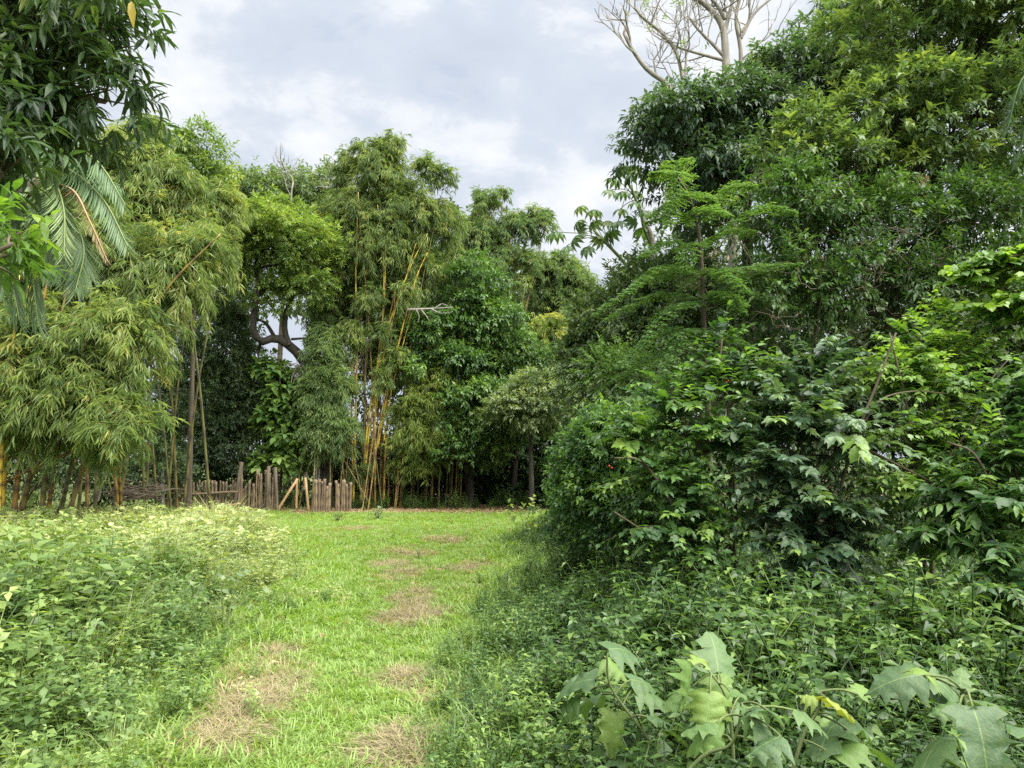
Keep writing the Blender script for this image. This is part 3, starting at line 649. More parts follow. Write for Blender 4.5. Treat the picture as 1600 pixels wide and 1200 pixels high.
bamboo('bamboo_clump', 'huge drooping bamboo thicket with orange culms at the edge of the weed field', base(60, 17.5),
       [lobe(205, 672, 15.5, 64, 54, 1.0), lobe(130, 620, 16, 95, 90, 1.4), lobe(190, 530, 16.5, 90, 80, 1.5), lobe(60, 560, 16, 80, 110, 1.3), lobe(60, 650, 15.6, 70, 66, 1.0),
        lobe(265, 430, 18, 70, 85, 1.5), lobe(315, 390, 18.5, 45, 50, 1.1), lobe(150, 400, 18, 110, 110, 1.8), lobe(30, 400, 18, 90, 130, 1.6)],
       [culm_px([(2, 790), (14, 640), (40, 480), (60, 380)], 15.6, .06, CULM_Y), culm_px([(22, 795), (38, 660), (60, 520), (80, 400)], 15.8, .055, CULM_O),
        culm_px([(-4, 800), (2, 700), (18, 560), (30, 430)], 15.2, .06, CULM_Y), culm_px([(36, 795), (56, 690), (90, 520), (120, 380)], 16, .05, CULM_O),
        culm_px([(110, 795), (150, 660), (185, 572), (262, 450), (345, 365)], 16.2, .05, CULM_O, 17), culm_px([(66, 790), (80, 650), (110, 500)], 16, .05, CULM_O),
        culm_px([(76, 795), (90, 700), (130, 560)], 16.2, .045, CULM_O), culm_px([(96, 795), (118, 700), (150, 600)], 16.4, .045, CULM_G)],
       BAMB, 1250, 101, CULM_O, nfan=10, leaf=.245, wd=.125, tint=.44, tvar=.17, rnd_culms=12, spread_m=.9, cr=.48)
bamboo('bamboo_clump', 'tall bamboo rising behind the palm with feathery top against the sky', base(210, 20),
       [lobe(200, 250, 20, 62, 62, 1.5), lobe(255, 300, 20, 70, 75, 1.6), lobe(300, 350, 20.5, 60, 70, 1.5), lobe(180, 340, 20, 70, 90, 1.6), lobe(225, 205, 20, 32, 26, .8),
        lobe(335, 400, 21, 36, 50, 1.2), lobe(240, 420, 20, 80, 90, 1.6), lobe(350, 325, 21.5, 40, 38, 1.1)],
       [], BAMB, 820, 102, CULM_G, nfan=11, leaf=.245, wd=.13, tint=.45, tvar=.16, rnd_culms=12, spread_m=.8)
tree('feathery_tree', 'light green tree top poking above the bamboo edge into the sky', 'tree', base(300, 22.5),
     [lobe(280, 245, 22.5, 28, 30), lobe(320, 240, 22.5, 30, 26), lobe(335, 265, 22.5, 20, 18), lobe(300, 285, 22.5, 40, 28)], YELG, leaf4(.3, .05, .2), .20, 70, .4, 9, 7, 103, r0=.1, tint=.35, droop=.4)
tree('evergreen_tree', 'dense dark evergreen tree with fine foliage behind the stake fence', 'tree', base(345, 27),
     [lobe(345, 560, 26.5, 55, 70, 1.5), lobe(320, 640, 26.4, 65, 80, 1.5), lobe(375, 685, 26.4, 52, 56, 1.3), lobe(300, 715, 26.5, 55, 50, 1.3), lobe(385, 610, 26.5, 36, 60, 1.1), lobe(340, 505, 27, 42, 32, 1.0), lobe(340, 755, 27, 90, 30, 1.0)],
     EVER, diamond(.42, .05, .1), .13, 560, .36, 14, 8, 104, r0=.16, bark=BARK_DARK, twig=.22, tint=.42, tvar=.2, spread=1.0, droop=.1, shell=(.6, 1.05))
# crooked tree
th_tr = [at(508, 790, 25.5), at(507, 690, 25.5), at(500, 620, 25.5), at(475, 565, 25.4), at(452, 540, 25.2), at(430, 528, 25), at(408, 534, 24.8), at(396, 515, 24.8), at(398, 480, 24.8), at(404, 450, 24.8), at(400, 420, 24.8)]
ct = tree('crooked_tree', 'crooked dark trunked tree with zigzag bough and yellow green crown', 'tree', base(508, 25.5),
     [lobe(440, 385, 25, 62, 42, 1.6), lobe(485, 415, 25, 36, 36, 1.2), lobe(400, 365, 25.2, 46, 34, 1.3), lobe(470, 455, 25, 44, 20, .8), lobe(368, 410, 25, 30, 34, .9), lobe(505, 385, 25.2, 22, 24, .7), lobe(430, 340, 25.2, 30, 18, .7), lobe(425, 470, 25, 26, 14, .6)],
     YELG, diamond(.4, .05, .12), .16, 300, .42, 11, 8, 105, trunk=np.vstack(th_tr), r0=.21, bark=BARK_DARK, tint=.5, tvar=.24, twig=.28, shell=(.4, 1.25))
for pts, rr in (([(452, 540), (445, 515), (448, 485), (458, 460), (462, 430)], .11), ([(430, 528), (415, 505), (398, 498), (375, 490)], .07), ([(408, 534), (403, 550), (405, 560)], .06),
                ([(398, 470), (415, 450), (425, 440)], .06), ([(445, 500), (425, 480), (415, 468)], .05), ([(455, 530), (480, 528), (500, 525)], .045)):
    g = Geo(); g.tube(spline([at(a, b, 25.1) for a, b in pts], 12), np.linspace(rr, rr * .4, 12), 6); g.obj('branch', BARK_DARK, ct)
g = Geo(); r = np.random.default_rng(5)
for i in range(16):
    a = at(468 + r.normal(0, 5), 570 + r.normal(0, 4), 24.9); pts = [a]
    for k in range(5): pts.append(pts[-1] + np.array([r.normal(.02, .14), r.normal(0, .1), -.09 + r.normal(0, .13)]))
    g.tube(spline(pts, 10), .011, 3)
o = g.obj('twigs', BARK_PALE, ct); o['kind'] = 'stuff'; o['label'] = 'tangle of pale dead twigs hanging from the bough'
def vine_leaves(seed, spots, d, n, leaf):
    r = np.random.default_rng(seed); ls = [lobe(a, b, d, rx, ry, .6) for a, b, rx, ry in spots]
    return ls
tree('broadleaf_shrub', 'bright green broad leaved climber glowing beside the bamboo gate posts', 'shrub', base(440, 25.8),
     [lobe(425, 595, 25.6, 26, 18, .6), lobe(447, 610, 25.6, 20, 20, .6), lobe(440, 668, 25.5, 24, 20, .6), lobe(452, 690, 25.5, 18, 22, .5), lobe(425, 730, 25.4, 26, 18, .5), lobe(470, 715, 25.6, 24, 30, .6), lobe(458, 640, 25.8, 24, 30, .6)],
     BRIG, leaf8(.62, .05, .25), .27, 110, .35, 5, 5, 107, r0=.05, tint=.68, tvar=.2, droop=.5, twig=.3)
bamboo('bamboo_clump', 'slim fine leaved bamboo thicket standing between crooked tree and yellow culms', base(516, 25.0),
       [lobe(508, 545, 24.9, 32, 44, .5), lobe(520, 610, 24.8, 30, 60, .5), lobe(495, 610, 24.7, 24, 40, .45), lobe(530, 670, 24.7, 30, 34, .5), lobe(505, 665, 24.6, 28, 40, .45), lobe(520, 480, 27.5, 34, 60, 1.0)],
       [], BAMB2, 480, 108, CULM_G, nfan=12, leaf=.19, wd=.15, tint=.6, tvar=.15, rnd_culms=12, spread_m=.6, r0=.03)

# main yellow bamboo
mc = [([(552, 785), (556, 640), (558, 520), (556, 430), (560, 300)], .062), ([(563, 785), (578, 640), (604, 520), (640, 420), (668, 365)], .065), ([(566, 785), (582, 640), (612, 505), (632, 440), (650, 380)], .05),
      ([(590, 700), (606, 610), (632, 500), (652, 430), (668, 395)], .06), ([(600, 690), (612, 610), (640, 500), (655, 450)], .045), ([(552, 780), (550, 660), (552, 560), (556, 480)], .045),
      ([(586, 785), (586, 700), (588, 590), (600, 470), (604, 360)], .05), ([(570, 770), (590, 620), (600, 420), (590, 320)], .05), ([(600, 780), (604, 650), (604, 560)], .04)]
bamboo('bamboo_clump', 'tallest bamboo clump with bare bright yellow culms rising from leaf litter', base(580, 25.6),
       [lobe(600, 270, 26.5, 44, 48, 1.3), lobe(560, 330, 26.5, 48, 50, 1.3), lobe(640, 330, 26.5, 50, 55, 1.4), lobe(600, 380, 26.5, 70, 60, 1.6), lobe(540, 420, 27, 36, 60, 1.3), lobe(650, 420, 27, 46, 56, 1.3),
        lobe(690, 280, 26.5, 26, 18, .7), lobe(668, 262, 26.5, 24, 16, .7), lobe(580, 470, 27.5, 55, 60, 1.2), lobe(640, 500, 27.6, 40, 60, 1.2), lobe(575, 232, 26.5, 22, 22, .7), lobe(612, 228, 26.5, 22, 20, .7),
        lobe(600, 570, 27.8, 60, 60, .9), lobe(520, 350, 27.5, 34, 40, 1.1), lobe(690, 350, 27.5, 34, 40, 1.0), lobe(545, 270, 27, 26, 30, .8), lobe(600, 420, 26.4, 50, 40, .6), lobe(575, 460, 25.3, 22, 20, .4), lobe(602, 520, 25.3, 20, 18, .35), lobe(632, 455, 25.3, 22, 20, .4), lobe(560, 600, 25.2, 18, 18, .3), lobe(592, 590, 25.2, 16, 14, .3), lobe(556, 520, 25.3, 16, 22, .3), lobe(618, 560, 25.3, 16, 16, .3), lobe(560, 735, 25.2, 16, 18, .3)],
       [culm_px(p_, 25.6, rr * .62, CULM_Y) for p_, rr in mc], BAMB, 1300, 110, CULM_O, nfan=12, leaf=.22, wd=.14, tint=.38, tvar=.17, rnd_culms=14, spread_m=.5, r0=.028)
r = np.random.default_rng(12)
bamboo('bamboo_clump', 'low arching bamboo with olive stems just past the yellow culms', base(630, 26.4),
       [lobe(652, 645, 25.6, 42, 36, .9), lobe(680, 600, 26, 50, 45, 1.0), lobe(660, 680, 25.4, 50, 32, .8), lobe(720, 640, 26, 36, 44, .9), lobe(655, 720, 25.6, 40, 20, .5), lobe(700, 560, 26.5, 40, 34, .9)],
       [(np.array([b, b * .7 + t_ * .3 + [0, 0, 1.6], t_]), .028, CULM_O if k % 2 else CULM_G) for k in range(26)
        for b, t_ in [(np.array([at(590 + k * 5.2, 780, 25.9 + r.uniform(0, 1.2))[0], 25.9 + r.uniform(0, 1.2), -.05]), at(600 + k * 5.4 + r.normal(0, 10), 640 + r.normal(0, 20), 26))]],
       BAMY, 420, 111, CULM_G, nfan=11, leaf=.20, wd=.16, tint=.35, tvar=.17, rnd_culms=0)
bamboo('bamboo_clump', 'farther bamboo clump with arching plumes right of the tallest clump', base(760, 33),
       [lobe(760, 330, 33, 30, 40, 1.2), lobe(740, 370, 33, 40, 40, 1.4), lobe(800, 360, 33, 38, 34, 1.2), lobe(838, 350, 33, 26, 26, .9), lobe(775, 302, 33, 16, 16, .6), lobe(720, 420, 33, 50, 50, 1.6), lobe(790, 420, 33, 60, 40, 1.6), lobe(850, 330, 33, 14, 10, .5)],
       [], BAMB2, 420, 112, CULM_O, nfan=12, leaf=.25, wd=.15, tint=.5, rnd_culms=14, spread_m=.7)
bamboo('bamboo_clump', 'distant grey green bamboo low against the bright sky gap', base(860, 36),
       [lobe(850, 430, 36, 45, 40, 1.5), lobe(890, 440, 36, 40, 36, 1.4), lobe(910, 460, 36, 30, 40, 1.2), lobe(880, 410, 36, 24, 18, .8), lobe(870, 490, 36, 50, 50, 1.4)],
       [], BAMB2, 330, 113, CULM_G, nfan=12, leaf=.26, wd=.15, tint=.55, rnd_culms=10, spread_m=.7)
bamboo('bamboo_clump', 'rounded yellowish bamboo behind the small round tree', base(870, 31),
       [lobe(860, 520, 31, 40, 36, 1.2), lobe(885, 550, 31, 34, 50, 1.2), lobe(830, 545, 31, 40, 40, 1.2), lobe(880, 600, 31, 40, 40, 1.0)],
       [], BAMY, 300, 114, CULM_G, nfan=12, leaf=.22, wd=.14, tint=.5, rnd_culms=8, spread_m=.6, droop=.7)
tree('conical_tree', 'vivid green conical tree with layered boughs sweeping to the lawn', 'tree', base(735, 27),
     [lobe(745, 450, 27, 34, 34, 1.1), lobe(740, 500, 27, 55, 40, 1.4), lobe(700, 530, 26.8, 60, 34, 1.4), lobe(775, 520, 27, 40, 40, 1.2), lobe(745, 422, 27, 18, 16, .6), lobe(700, 580, 26.4, 70, 36, 1.4),
      lobe(740, 640, 26, 60, 50, 1.3), lobe(730, 700, 25.8, 46, 46, 1.1), lobe(665, 560, 26.6, 36, 24, 1.0)],
     BRIG, leaf4(.4, .05, .2), .18, 360, .50, 13, 7, 120, r0=.17, bark=BARK_DARK, tint=.34, tvar=.2, droop=.35, flat=.32, twig=.30, shell=(.45, 1.15))
tree('shade_tree', 'mid green spreading tree between conical tree and round tree', 'tree', base(800, 28),
     [lobe(790, 560, 27, 50, 42, 1.4), lobe(840, 600, 27.5, 50, 46, 1.4), lobe(770, 600, 26.6, 50, 40, 1.2), lobe(900, 600, 28, 50, 60, 1.5), lobe(780, 680, 26.5, 50, 46, 1.2)],
     MIDG, leaf4(.42, .05, .15), .16, 380, .40, 12, 7, 121, r0=.14, bark=BARK_DARK, tint=.48, tvar=.18, twig=.25)
tree('small_round_tree', 'small grey green round tree on a thin dark stem at lawn edge', 'tree', base(830, 24.2),
     [lobe(835, 635, 24.2, 55, 34, 1.2), lobe(800, 650, 24, 34, 22, .9), lobe(872, 645, 24.2, 34, 28, 1.0), lobe(845, 610, 24.3, 34, 22, .9)],
     GREY, leaf4(.42, .05, .2), .14, 210, .34, 11, 8, 122, trunk=np.vstack([base(831, 24.2) - [0, 0, .1], at(830, 740, 24.2), at(829, 690, 24.2), at(834, 635, 24.2)]), r0=.10, bark=BARK_DARK, tint=.78, tvar=.15, twig=.22)
tree('dark_understory_tree', 'dark leafy low tree in deep shade under the conical tree', 'tree', base(700, 29),
     [lobe(760, 700, 29, 60, 60, 1.2), lobe(690, 720, 29, 50, 40, 1.0), lobe(850, 710, 29.5, 70, 50, 1.2), lobe(930, 690, 28, 60, 80, 1.4)], EVER, diamond(.5, .05, .1), .2, 300, .5, 9, 6, 123, r0=.1, bark=BARK_DARK, tint=.35)

tree('canopy_tree', 'pale grey green canopy tree spreading behind the crooked tree', 'tree', base(430, 33),
     [lobe(400, 315, 33, 60, 40, 1.6), lobe(460, 320, 33, 60, 40, 1.6), lobe(500, 370, 33, 50, 60, 1.6), lobe(420, 370, 33.5, 70, 50, 1.6), lobe(350, 310, 33, 40, 34, 1.4), lobe(520, 300, 33.5, 30, 30, 1.0), lobe(490, 440, 33, 50, 60, 1.4)], GREY, leaf4(.4, .05, .2), .22, 420, .55, 10, 7, 124, r0=.18, bark=BARK_BROWN, tint=.55, droop=.4)
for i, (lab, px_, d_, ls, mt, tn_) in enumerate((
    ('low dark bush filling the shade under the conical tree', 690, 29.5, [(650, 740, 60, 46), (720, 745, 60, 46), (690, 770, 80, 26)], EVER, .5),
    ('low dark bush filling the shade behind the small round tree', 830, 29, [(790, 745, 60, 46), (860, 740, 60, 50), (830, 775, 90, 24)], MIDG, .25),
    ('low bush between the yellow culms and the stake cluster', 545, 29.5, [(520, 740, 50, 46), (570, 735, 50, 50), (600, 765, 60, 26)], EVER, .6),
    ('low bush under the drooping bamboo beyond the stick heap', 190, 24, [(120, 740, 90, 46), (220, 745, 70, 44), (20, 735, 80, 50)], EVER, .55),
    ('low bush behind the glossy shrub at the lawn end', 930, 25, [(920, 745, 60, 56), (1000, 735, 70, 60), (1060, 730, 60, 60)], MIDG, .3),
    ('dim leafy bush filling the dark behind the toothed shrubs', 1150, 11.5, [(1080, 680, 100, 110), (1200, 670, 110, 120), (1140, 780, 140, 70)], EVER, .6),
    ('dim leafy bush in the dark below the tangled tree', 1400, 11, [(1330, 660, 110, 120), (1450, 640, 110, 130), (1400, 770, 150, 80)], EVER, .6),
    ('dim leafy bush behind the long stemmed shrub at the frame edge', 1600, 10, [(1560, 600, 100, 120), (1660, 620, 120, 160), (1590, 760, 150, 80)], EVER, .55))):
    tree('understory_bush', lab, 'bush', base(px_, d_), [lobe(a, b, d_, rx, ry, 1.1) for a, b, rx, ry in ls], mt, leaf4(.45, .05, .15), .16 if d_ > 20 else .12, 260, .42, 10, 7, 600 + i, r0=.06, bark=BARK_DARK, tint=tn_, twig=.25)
# dead trees
def grow(g, r, p, d, rad, ln, depth, up=.25, wob=.18, kids=(2, 3), tips=None):
    n = 6; pts = [p]; dd = d
    for i in range(n): dd = nrm(dd + r.normal(0, wob, 3) + np.array([0, 0, up * .12])); pts.append(pts[-1] + dd * ln / n)
    pts = np.array(pts); g.tube(pts, np.linspace(rad, rad * .6, n + 1), 5 if rad > .03 else 3)
    if depth == 0:
        if tips is not None: tips.append((pts[-1], dd))
        return
    for k in range(r.integers(kids[0], kids[1] + 1)):
        s = pts[-1] if k == 0 else pts[r.integers(2, n + 1)]
        nd = nrm(dd + r.normal(0, .55, 3) + np.array([0, 0, up])); grow(g, r, s, nd, rad * (.62 if k else .7), ln * r.uniform(.6, .9), depth - 1, up, wob, kids, tips)
r = np.random.default_rng(131)
dt = thing('dead_tree', 'bare grey dead tree forking above the canopy beside the tallest bamboo', 'tree', base(524, 29))
g = Geo(); tk = spline([base(524, 29), at(524, 600, 29), at(526, 480, 29), at(519, 415, 29), at(518, 380, 29)], 18); g.tube(tk, np.linspace(.16, .085, 18), 7); g.obj('trunk', BARK_PALE, dt)
for pts, rr in (([(518, 382), (522, 350), (533, 312)], .07), ([(519, 395), (500, 372), (485, 348), (470, 335), (457, 330), (455, 305), (458, 285)], .06), ([(520, 415), (535, 400), (548, 385), (565, 380)], .045)):
    q = spline([at(a, b, 29) for a, b in pts], 12); g = Geo(); g.tube(q, np.linspace(rr, rr * .5, 12), 6)
    for k in range(3 if pts[0] != (520, 415) else 1): grow(g, r, q[-1 - k], nrm(q[-1] - q[-3] + r.normal(0, .2, 3)), rr * .45, .75, 3, .3, .15)
    g.obj('branch', BARK_PALE, dt)
sb = thing('fallen_branch', 'bleached bare branch caught sideways between bamboo and conical tree', 'branch', at(640, 487, 25.2))
g = Geo(); q = spline([at(636, 484, 25.2), at(660, 483, 25.2), at(685, 482, 25.2), at(706, 480, 25.2)], 10); g.tube(q, np.linspace(.05, .02, 10), 6); g.obj('bough', BARK_PALE, sb)
g = Geo()
for a in ([(650, 483), (655, 495), (652, 505)], [(658, 484), (668, 497), (674, 510)], [(672, 482), (690, 490), (708, 487)], [(680, 482), (690, 475), (700, 478)]):
    g.tube(spline([at(x, y, 25.1) for x, y in a], 8), np.linspace(.028, .008, 8), 4)
g.obj('twigs', BARK_PALE, sb)

# palm
def frond_geo(r, pts, nleaf, ll, wd=.055, hang=.9, splay=.8, tip=.45):
    q = spline(pts, 24); tg = nrm(np.gradient(q, axis=0)); fr = []
    for i in range(nleaf):
        f = .12 + .88 * i / nleaf; x = f * 23; k = min(int(x), 22); p_ = q[k] + (q[k + 1] - q[k]) * (x - k); tt = tg[k]
        s = nrm(np.cross(tt, [0, 0, 1.])); l_ = ll * (1 - (1 - tip) * max(0, f - .55) / .45) * min(1, .55 + f * 1.4)
        for sd_ in (-1, 1):
            d = nrm(s * sd_ * splay + tt * .55 + np.array([0, 0, -hang * r.uniform(.6, 1.3)]) + r.normal(0, .07, 3)); nn = nrm(np.cross(d, tt) * sd_ * -1 + [0, 0, .6])
            fr.append((p_, d, nn - d * nn.dot(d), l_ * r.uniform(.85, 1.1)))
    T, D, Nn, S = (np.array(x) for x in zip(*fr))
    tpl = (np.array([[0, 0, 0], [-wd / 2, .3, .015], [wd / 2, .3, .015], [-wd * .4, .65, -.06], [wd * .4, .65, -.06], [0, 1, -.22]]), np.array([[0, 2, 1], [1, 2, 4], [1, 4, 3], [3, 4, 5]]))
    V, F, tt = stamp(tpl, T, D, Nn, S, np.clip(r.normal(.42, .12, len(T)), 0, 1)); Vt, Ft = tube(q, np.linspace(.022, .006, 24), 4)
    return np.vstack([V, Vt]), np.vstack([F, Ft + len(V)]), np.append(tt, np.full(len(Vt), .9))
r = np.random.default_rng(141)
pm = thing('palm', 'palm with drooping feather fronds and one dead brown frond', 'palm', base(-170, 12.2))
g = Geo(); g.tube(spline([base(-170, 12.2), at(-130, 560, 12.1), at(-40, 380, 12), at(62, 285, 11.8)], 14), np.linspace(.15, .11, 14), 9); g.obj('trunk', BARK_BROWN, pm)
hub = (62, 285)
for k, pts in enumerate(([(92, 228), (150, 250), (196, 320)], [(100, 262), (160, 310), (200, 385)], [(88, 300), (130, 380), (118, 455)], [(70, 310), (90, 400), (118, 440)], [(40, 300), (20, 420), (30, 500)],
                         [(95, 250), (140, 270), (190, 290)], [(40, 240), (0, 280), (-40, 380)], [(70, 220), (90, 180), (140, 190)], [(84, 282), (100, 330), (100, 400)], [(66, 320), (52, 420), (60, 510)])):
    dd = (11.5, 11.2, 11.0, 11.3, 11.6, 12.2, 12, 12.3, 10.8, 11.7)[k]
    P_ = [at(*hub, 11.8)] + [at(a, b, 11.8 + (dd - 11.8) * (i + 1) / 3) for i, (a, b) in enumerate(pts)]
    V, F, tt = frond_geo(r, P_, 95, .72 if k != 8 else .55, hang=1.25, wd=.042, splay=.6); mesh_obj('frond', V, F, PALM['GEOMETRY'], pm, np.clip(tt + (.40 if k == 8 else .02), 0, 1))
V, F, tt = frond_geo(r, [at(*hub, 11.8), at(112, 296, 11.3), at(140, 345, 10.9), at(168, 408, 10.8)], 60, .34, hang=.6, splay=.35, wd=.05)
o = mesh_obj('frond', V, F, DEAD['GEOMETRY'], pm, tt); o['label'] = 'dead brown palm frond hanging down'

# near broad-leaved tree, upper left
r = np.random.default_rng(151)
LANCE = leaf8(.25, .05, .22, .42)
ml = [lobe(30, 60, 7, 120, 110, 1.0), lobe(110, 130, 7, 100, 90, 1.0), lobe(165, 60, 6.8, 45, 70, .6), lobe(50, 190, 6.8, 100, 50, .8), lobe(165, 160, 7, 40, 40, .5), lobe(-50, 200, 6.5, 100, 120, .9), lobe(0, 270, 6.2, 40, 50, .5), lobe(-60, 20, 7, 140, 140, 1.0), lobe(40, -70, 7, 150, 90, 1.0)]
tree('mango_tree', 'dark long leaved tree reaching into the frame at top of the palm', 'tree', (-5.9, 7.4), ml, MANGO, LANCE, .19, 250, .26, 4, 9, 152,
     trunk=np.array([[-5.9, 7.4, -.1], [-5.85, 7.35, 1.8], [-5.4, 7.2, 3.6], [-4.6, 7.0, 5.2]]), r0=.2, bark=BARK_BROWN, twig=.20, tint=.34, tvar=.12, droop=.55, spread=1.15, singles=300, stpl=[leaf8(.25, .05, .22, .42), leaf8(.28, .07, .32, .4)], shell=(.35, 1.02), up=.9)
mb_ = tree('overhanging_tree', 'tree whose leaf spray with one yellowing leaf hangs in at the top edge', 'tree', (-6.1, 6.2), [lobe(150, 8, 5.6, 34, 16, .25), lobe(205, -8, 5.6, 26, 14, .2), lobe(112, -20, 5.6, 40, 20, .3)], MANGO, LANCE, .17, 13, .10, 2, 6, 153,
     trunk=np.array([[-6.1, 6.2, -.1], [-5.9, 6.0, 2.5], [-4.6, 5.8, 5.2], list(at(60, -60, 5.6)), list(at(205, -14, 5.6))]), r0=.09, bark=BARK_BROWN, twig=.14, tint=.5, droop=.9, limbs=False)
yl_ = leaf8(.3, .06, .3); o = mesh_obj('leaf', yl_[0], yl_[1], MANGO['OBJECT'], smooth=True); ylm = o.data; bpy.data.objects.remove(o)
YL = (ylm, mb_)
tree('lime_leaf_sapling', 'bright backlit lime green leaves hanging in front of the palm', 'shrub', (-3.9, 4.6),
     [lobe(30, 365, 5.2, 26, 18, .2), lobe(14, 405, 5.2, 24, 20, .2), lobe(34, 440, 5.2, 24, 18, .18), lobe(-40, 390, 5.2, 44, 60, .3), lobe(0, 345, 5.2, 20, 18, .15)], LIME, leaf8(.34, .05, .25), .150, 34, .10, 3, 5, 154,
     trunk=np.array([[-3.9, 4.6, -.1], [-3.85, 4.65, 1.5], list(at(-30, 430, 4.7)), list(at(20, 380, 4.7))]), r0=.035, bark=STEM_BROWN, twig=.13, tint=.45, droop=.5, spread=1.1, singles=110)

# ------------------------------------------------------------------ RIGHT
r = np.random.default_rng(161)
bt = thing('bare_tree', 'tall nearly leafless pale tree reaching past the dark canopy top', 'tree', base(1150, 19))
g = Geo(); tk = spline([base(1150, 19), at(1146, 400, 19), at(1136, 180, 19), at(1134, 90, 19), at(1128, 40, 19), at(1105, 10, 19), at(1080, -5, 19)], 26); g.tube(tk, np.linspace(.15, .055, 26), 8); g.obj('trunk', BARK_PALE, bt)
tips = []
for pts, rr, kids in (([(1140, 300), (1085, 215), (1062, 168), (1042, 132), (1015, 112), (1000, 95), (985, 72), (975, 52)], .085, 3), ([(1075, 190), (1066, 118), (1055, 78), (1030, 48), (1005, 28), (992, 12)], .06, 4), ([(1134, 95), (1100, 86), (1060, 74), (1040, 62)], .05, 2),
                      ([(1132, 50), (1140, 20), (1150, -20)], .07, 3), ([(1133, 90), (1110, 65), (1090, 45), (1075, 25)], .05, 4), ([(1150, 210), (1158, 90), (1150, 30), (1160, -20)], .07, 3), ([(1158, 60), (1180, 20), (1215, -10)], .045, 2),
                      ([(1133, 30), (1120, 8), (1095, -20)], .06, 3), ([(1068, 130), (1072, 90), (1068, 60)], .035, 3), ([(1158, 50), (1170, 30), (1172, -10)], .04, 3)):
    q = spline([at(a, b, 19) for a, b in pts], 14); g = Geo(); g.tube(q, np.linspace(rr, rr * .5, 14), 6)
    for k in range(kids + 2): grow(g, r, q[-1 - k * 12 // (kids + 2)], nrm(q[-1] - q[-4] + r.normal(0, .35, 3) + [0, 0, .2]), rr * .42, .7, 3, .35, .14, (2, 3), tips)
    g.obj('branch', BARK_PALE, bt)
sel = [tips[i] for i in r.choice(len(tips), 34, replace=False)]
P = np.array([s[0] for s in sel]); D = nrm(np.array([s[1] for s in sel])); fr = leaf_frames(r, P, D, np.full(len(P), .25), 7, .13, 1.1, .3, .2, 1, 'spiral', np.full(len(P), .5))
leafy('foliage', bt, YELG, leaf4(.35), fr)

tree('canopy_tree', 'large blue green dark canopy tree beneath the bare pale branches', 'tree', base(1180, 15),
     [lobe(1130, 215, 15, 100, 56, 1.6), lobe(1220, 160, 15.5, 84, 50, 1.5), lobe(1060, 220, 14.6, 75, 42, 1.3), lobe(1010, 225, 14.4, 34, 30, .8), lobe(1180, 300, 14.6, 120, 70, 1.5), lobe(1320, 70, 16, 66, 50, 1.3), lobe(1085, 185, 15, 34, 26, .8), lobe(1300, 180, 15.5, 80, 80, 1.6), lobe(1110, 290, 14.4, 70, 50, 1.2)],
     BLUE, leaf4(.36, .06, .25), .17, 540, .42, 9, 8, 162, r0=.22, bark=BARK_BROWN, tint=.45, tvar=.2, droop=.55, twig=.25, singles=200, stpl=[leaf8(.36, .06, .28)])
tree('canopy_tree', 'broad bright green canopy tree filling the upper corner above the shrubs', 'tree', base(1500, 12.5),
     [lobe(1420, 90, 12.5, 130, 90, 1.6), lobe(1540, 80, 12.3, 120, 100, 1.6), lobe(1370, 210, 12.2, 110, 80, 1.4), lobe(1500, 220, 12, 120, 80, 1.4), lobe(1250, 250, 12, 60, 50, 1.0), lobe(1640, 180, 12.3, 120, 150, 1.6), lobe(1600, -30, 12.5, 150, 90, 1.6), lobe(1440, -20, 13, 110, 70, 1.4), lobe(1420, 290, 12, 80, 50, 1.0), lobe(1300, 300, 11.8, 80, 50, 1.0)],
     RIGH, leaf4(.36, .05, .22), .15, 720, .36, 9, 9, 163, r0=.2, bark=BARK_DARK, tint=.54, tvar=.19, droop=.2, twig=.2, singles=300, stpl=[leaf8(.36, .06, .28)], out=.9)
tree('tangled_tree', 'tangled shady tree with dull leaves and bare twigs above the toothed shrubs', 'tree', base(1330, 11),
     [lobe(1290, 380, 11, 110, 70, 1.0), lobe(1400, 380, 11, 90, 80, 1.0), lobe(1230, 330, 11.2, 70, 50, .9), lobe(1500, 360, 11, 90, 60, 1.0), lobe(1350, 460, 10.6, 120, 50, .9), lobe(1480, 450, 10.6, 90, 60, .9), lobe(1230, 470, 10.6, 90, 60, .9), lobe(1590, 330, 11, 60, 80, .9), lobe(1580, 480, 10, 60, 90, .9)],
     MIDG, leaf4(.36, .05, .2), .12, 520, .34, 8, 7, 164, r0=.12, bark=BARK_BROWN, tint=.34, tvar=.18, droop=.3, twig=.2, shell=(.3, 1.0))
r = np.random.default_rng(165)
tg = thing('dead_thicket', 'tangle of bare brown twigs and curled dead leaves below the canopy', 'branches', base(1280, 10.4))
g = Geo()
for i in range(46):
    a = at(r.uniform(1120, 1480), r.uniform(350, 500), 10.3 + r.uniform(-.4, .5)); grow(g, r, a, nrm(r.normal(0, 1, 3) * [1, .5, .6]), .010, .55, 2, .02, .3, (1, 3))
g.tube(spline([base(1280, 10.4), at(1270, 600, 10.4), at(1290, 400, 10.4)], 12), np.linspace(.05, .02, 12), 5)
o = g.obj('twigs', BARK_BROWN, tg); o['kind'] = 'stuff'
P = np.vstack([at(1445 + r.normal(0, 6), 265 + r.uniform(0, 45), 10.2) for i in range(16)] + [at(1262 + r.normal(0, 12) + k * .6, 395 + k * 1.1, 10.0) for k in range(28)] + [at(1120 + r.normal(0, 10), 385 + r.normal(0, 8), 9.9) for i in range(8)])
D = nrm(r.normal(0, .5, (len(P), 3)) + [0, 0, -.9]); leafy('dead_leaves', tg, DEAD, leaf4(.4, .12, .3), (P, D, r.normal(0, 1, P.shape), r.uniform(.06, .12, len(P)), r.uniform(.2, .9, len(P))))

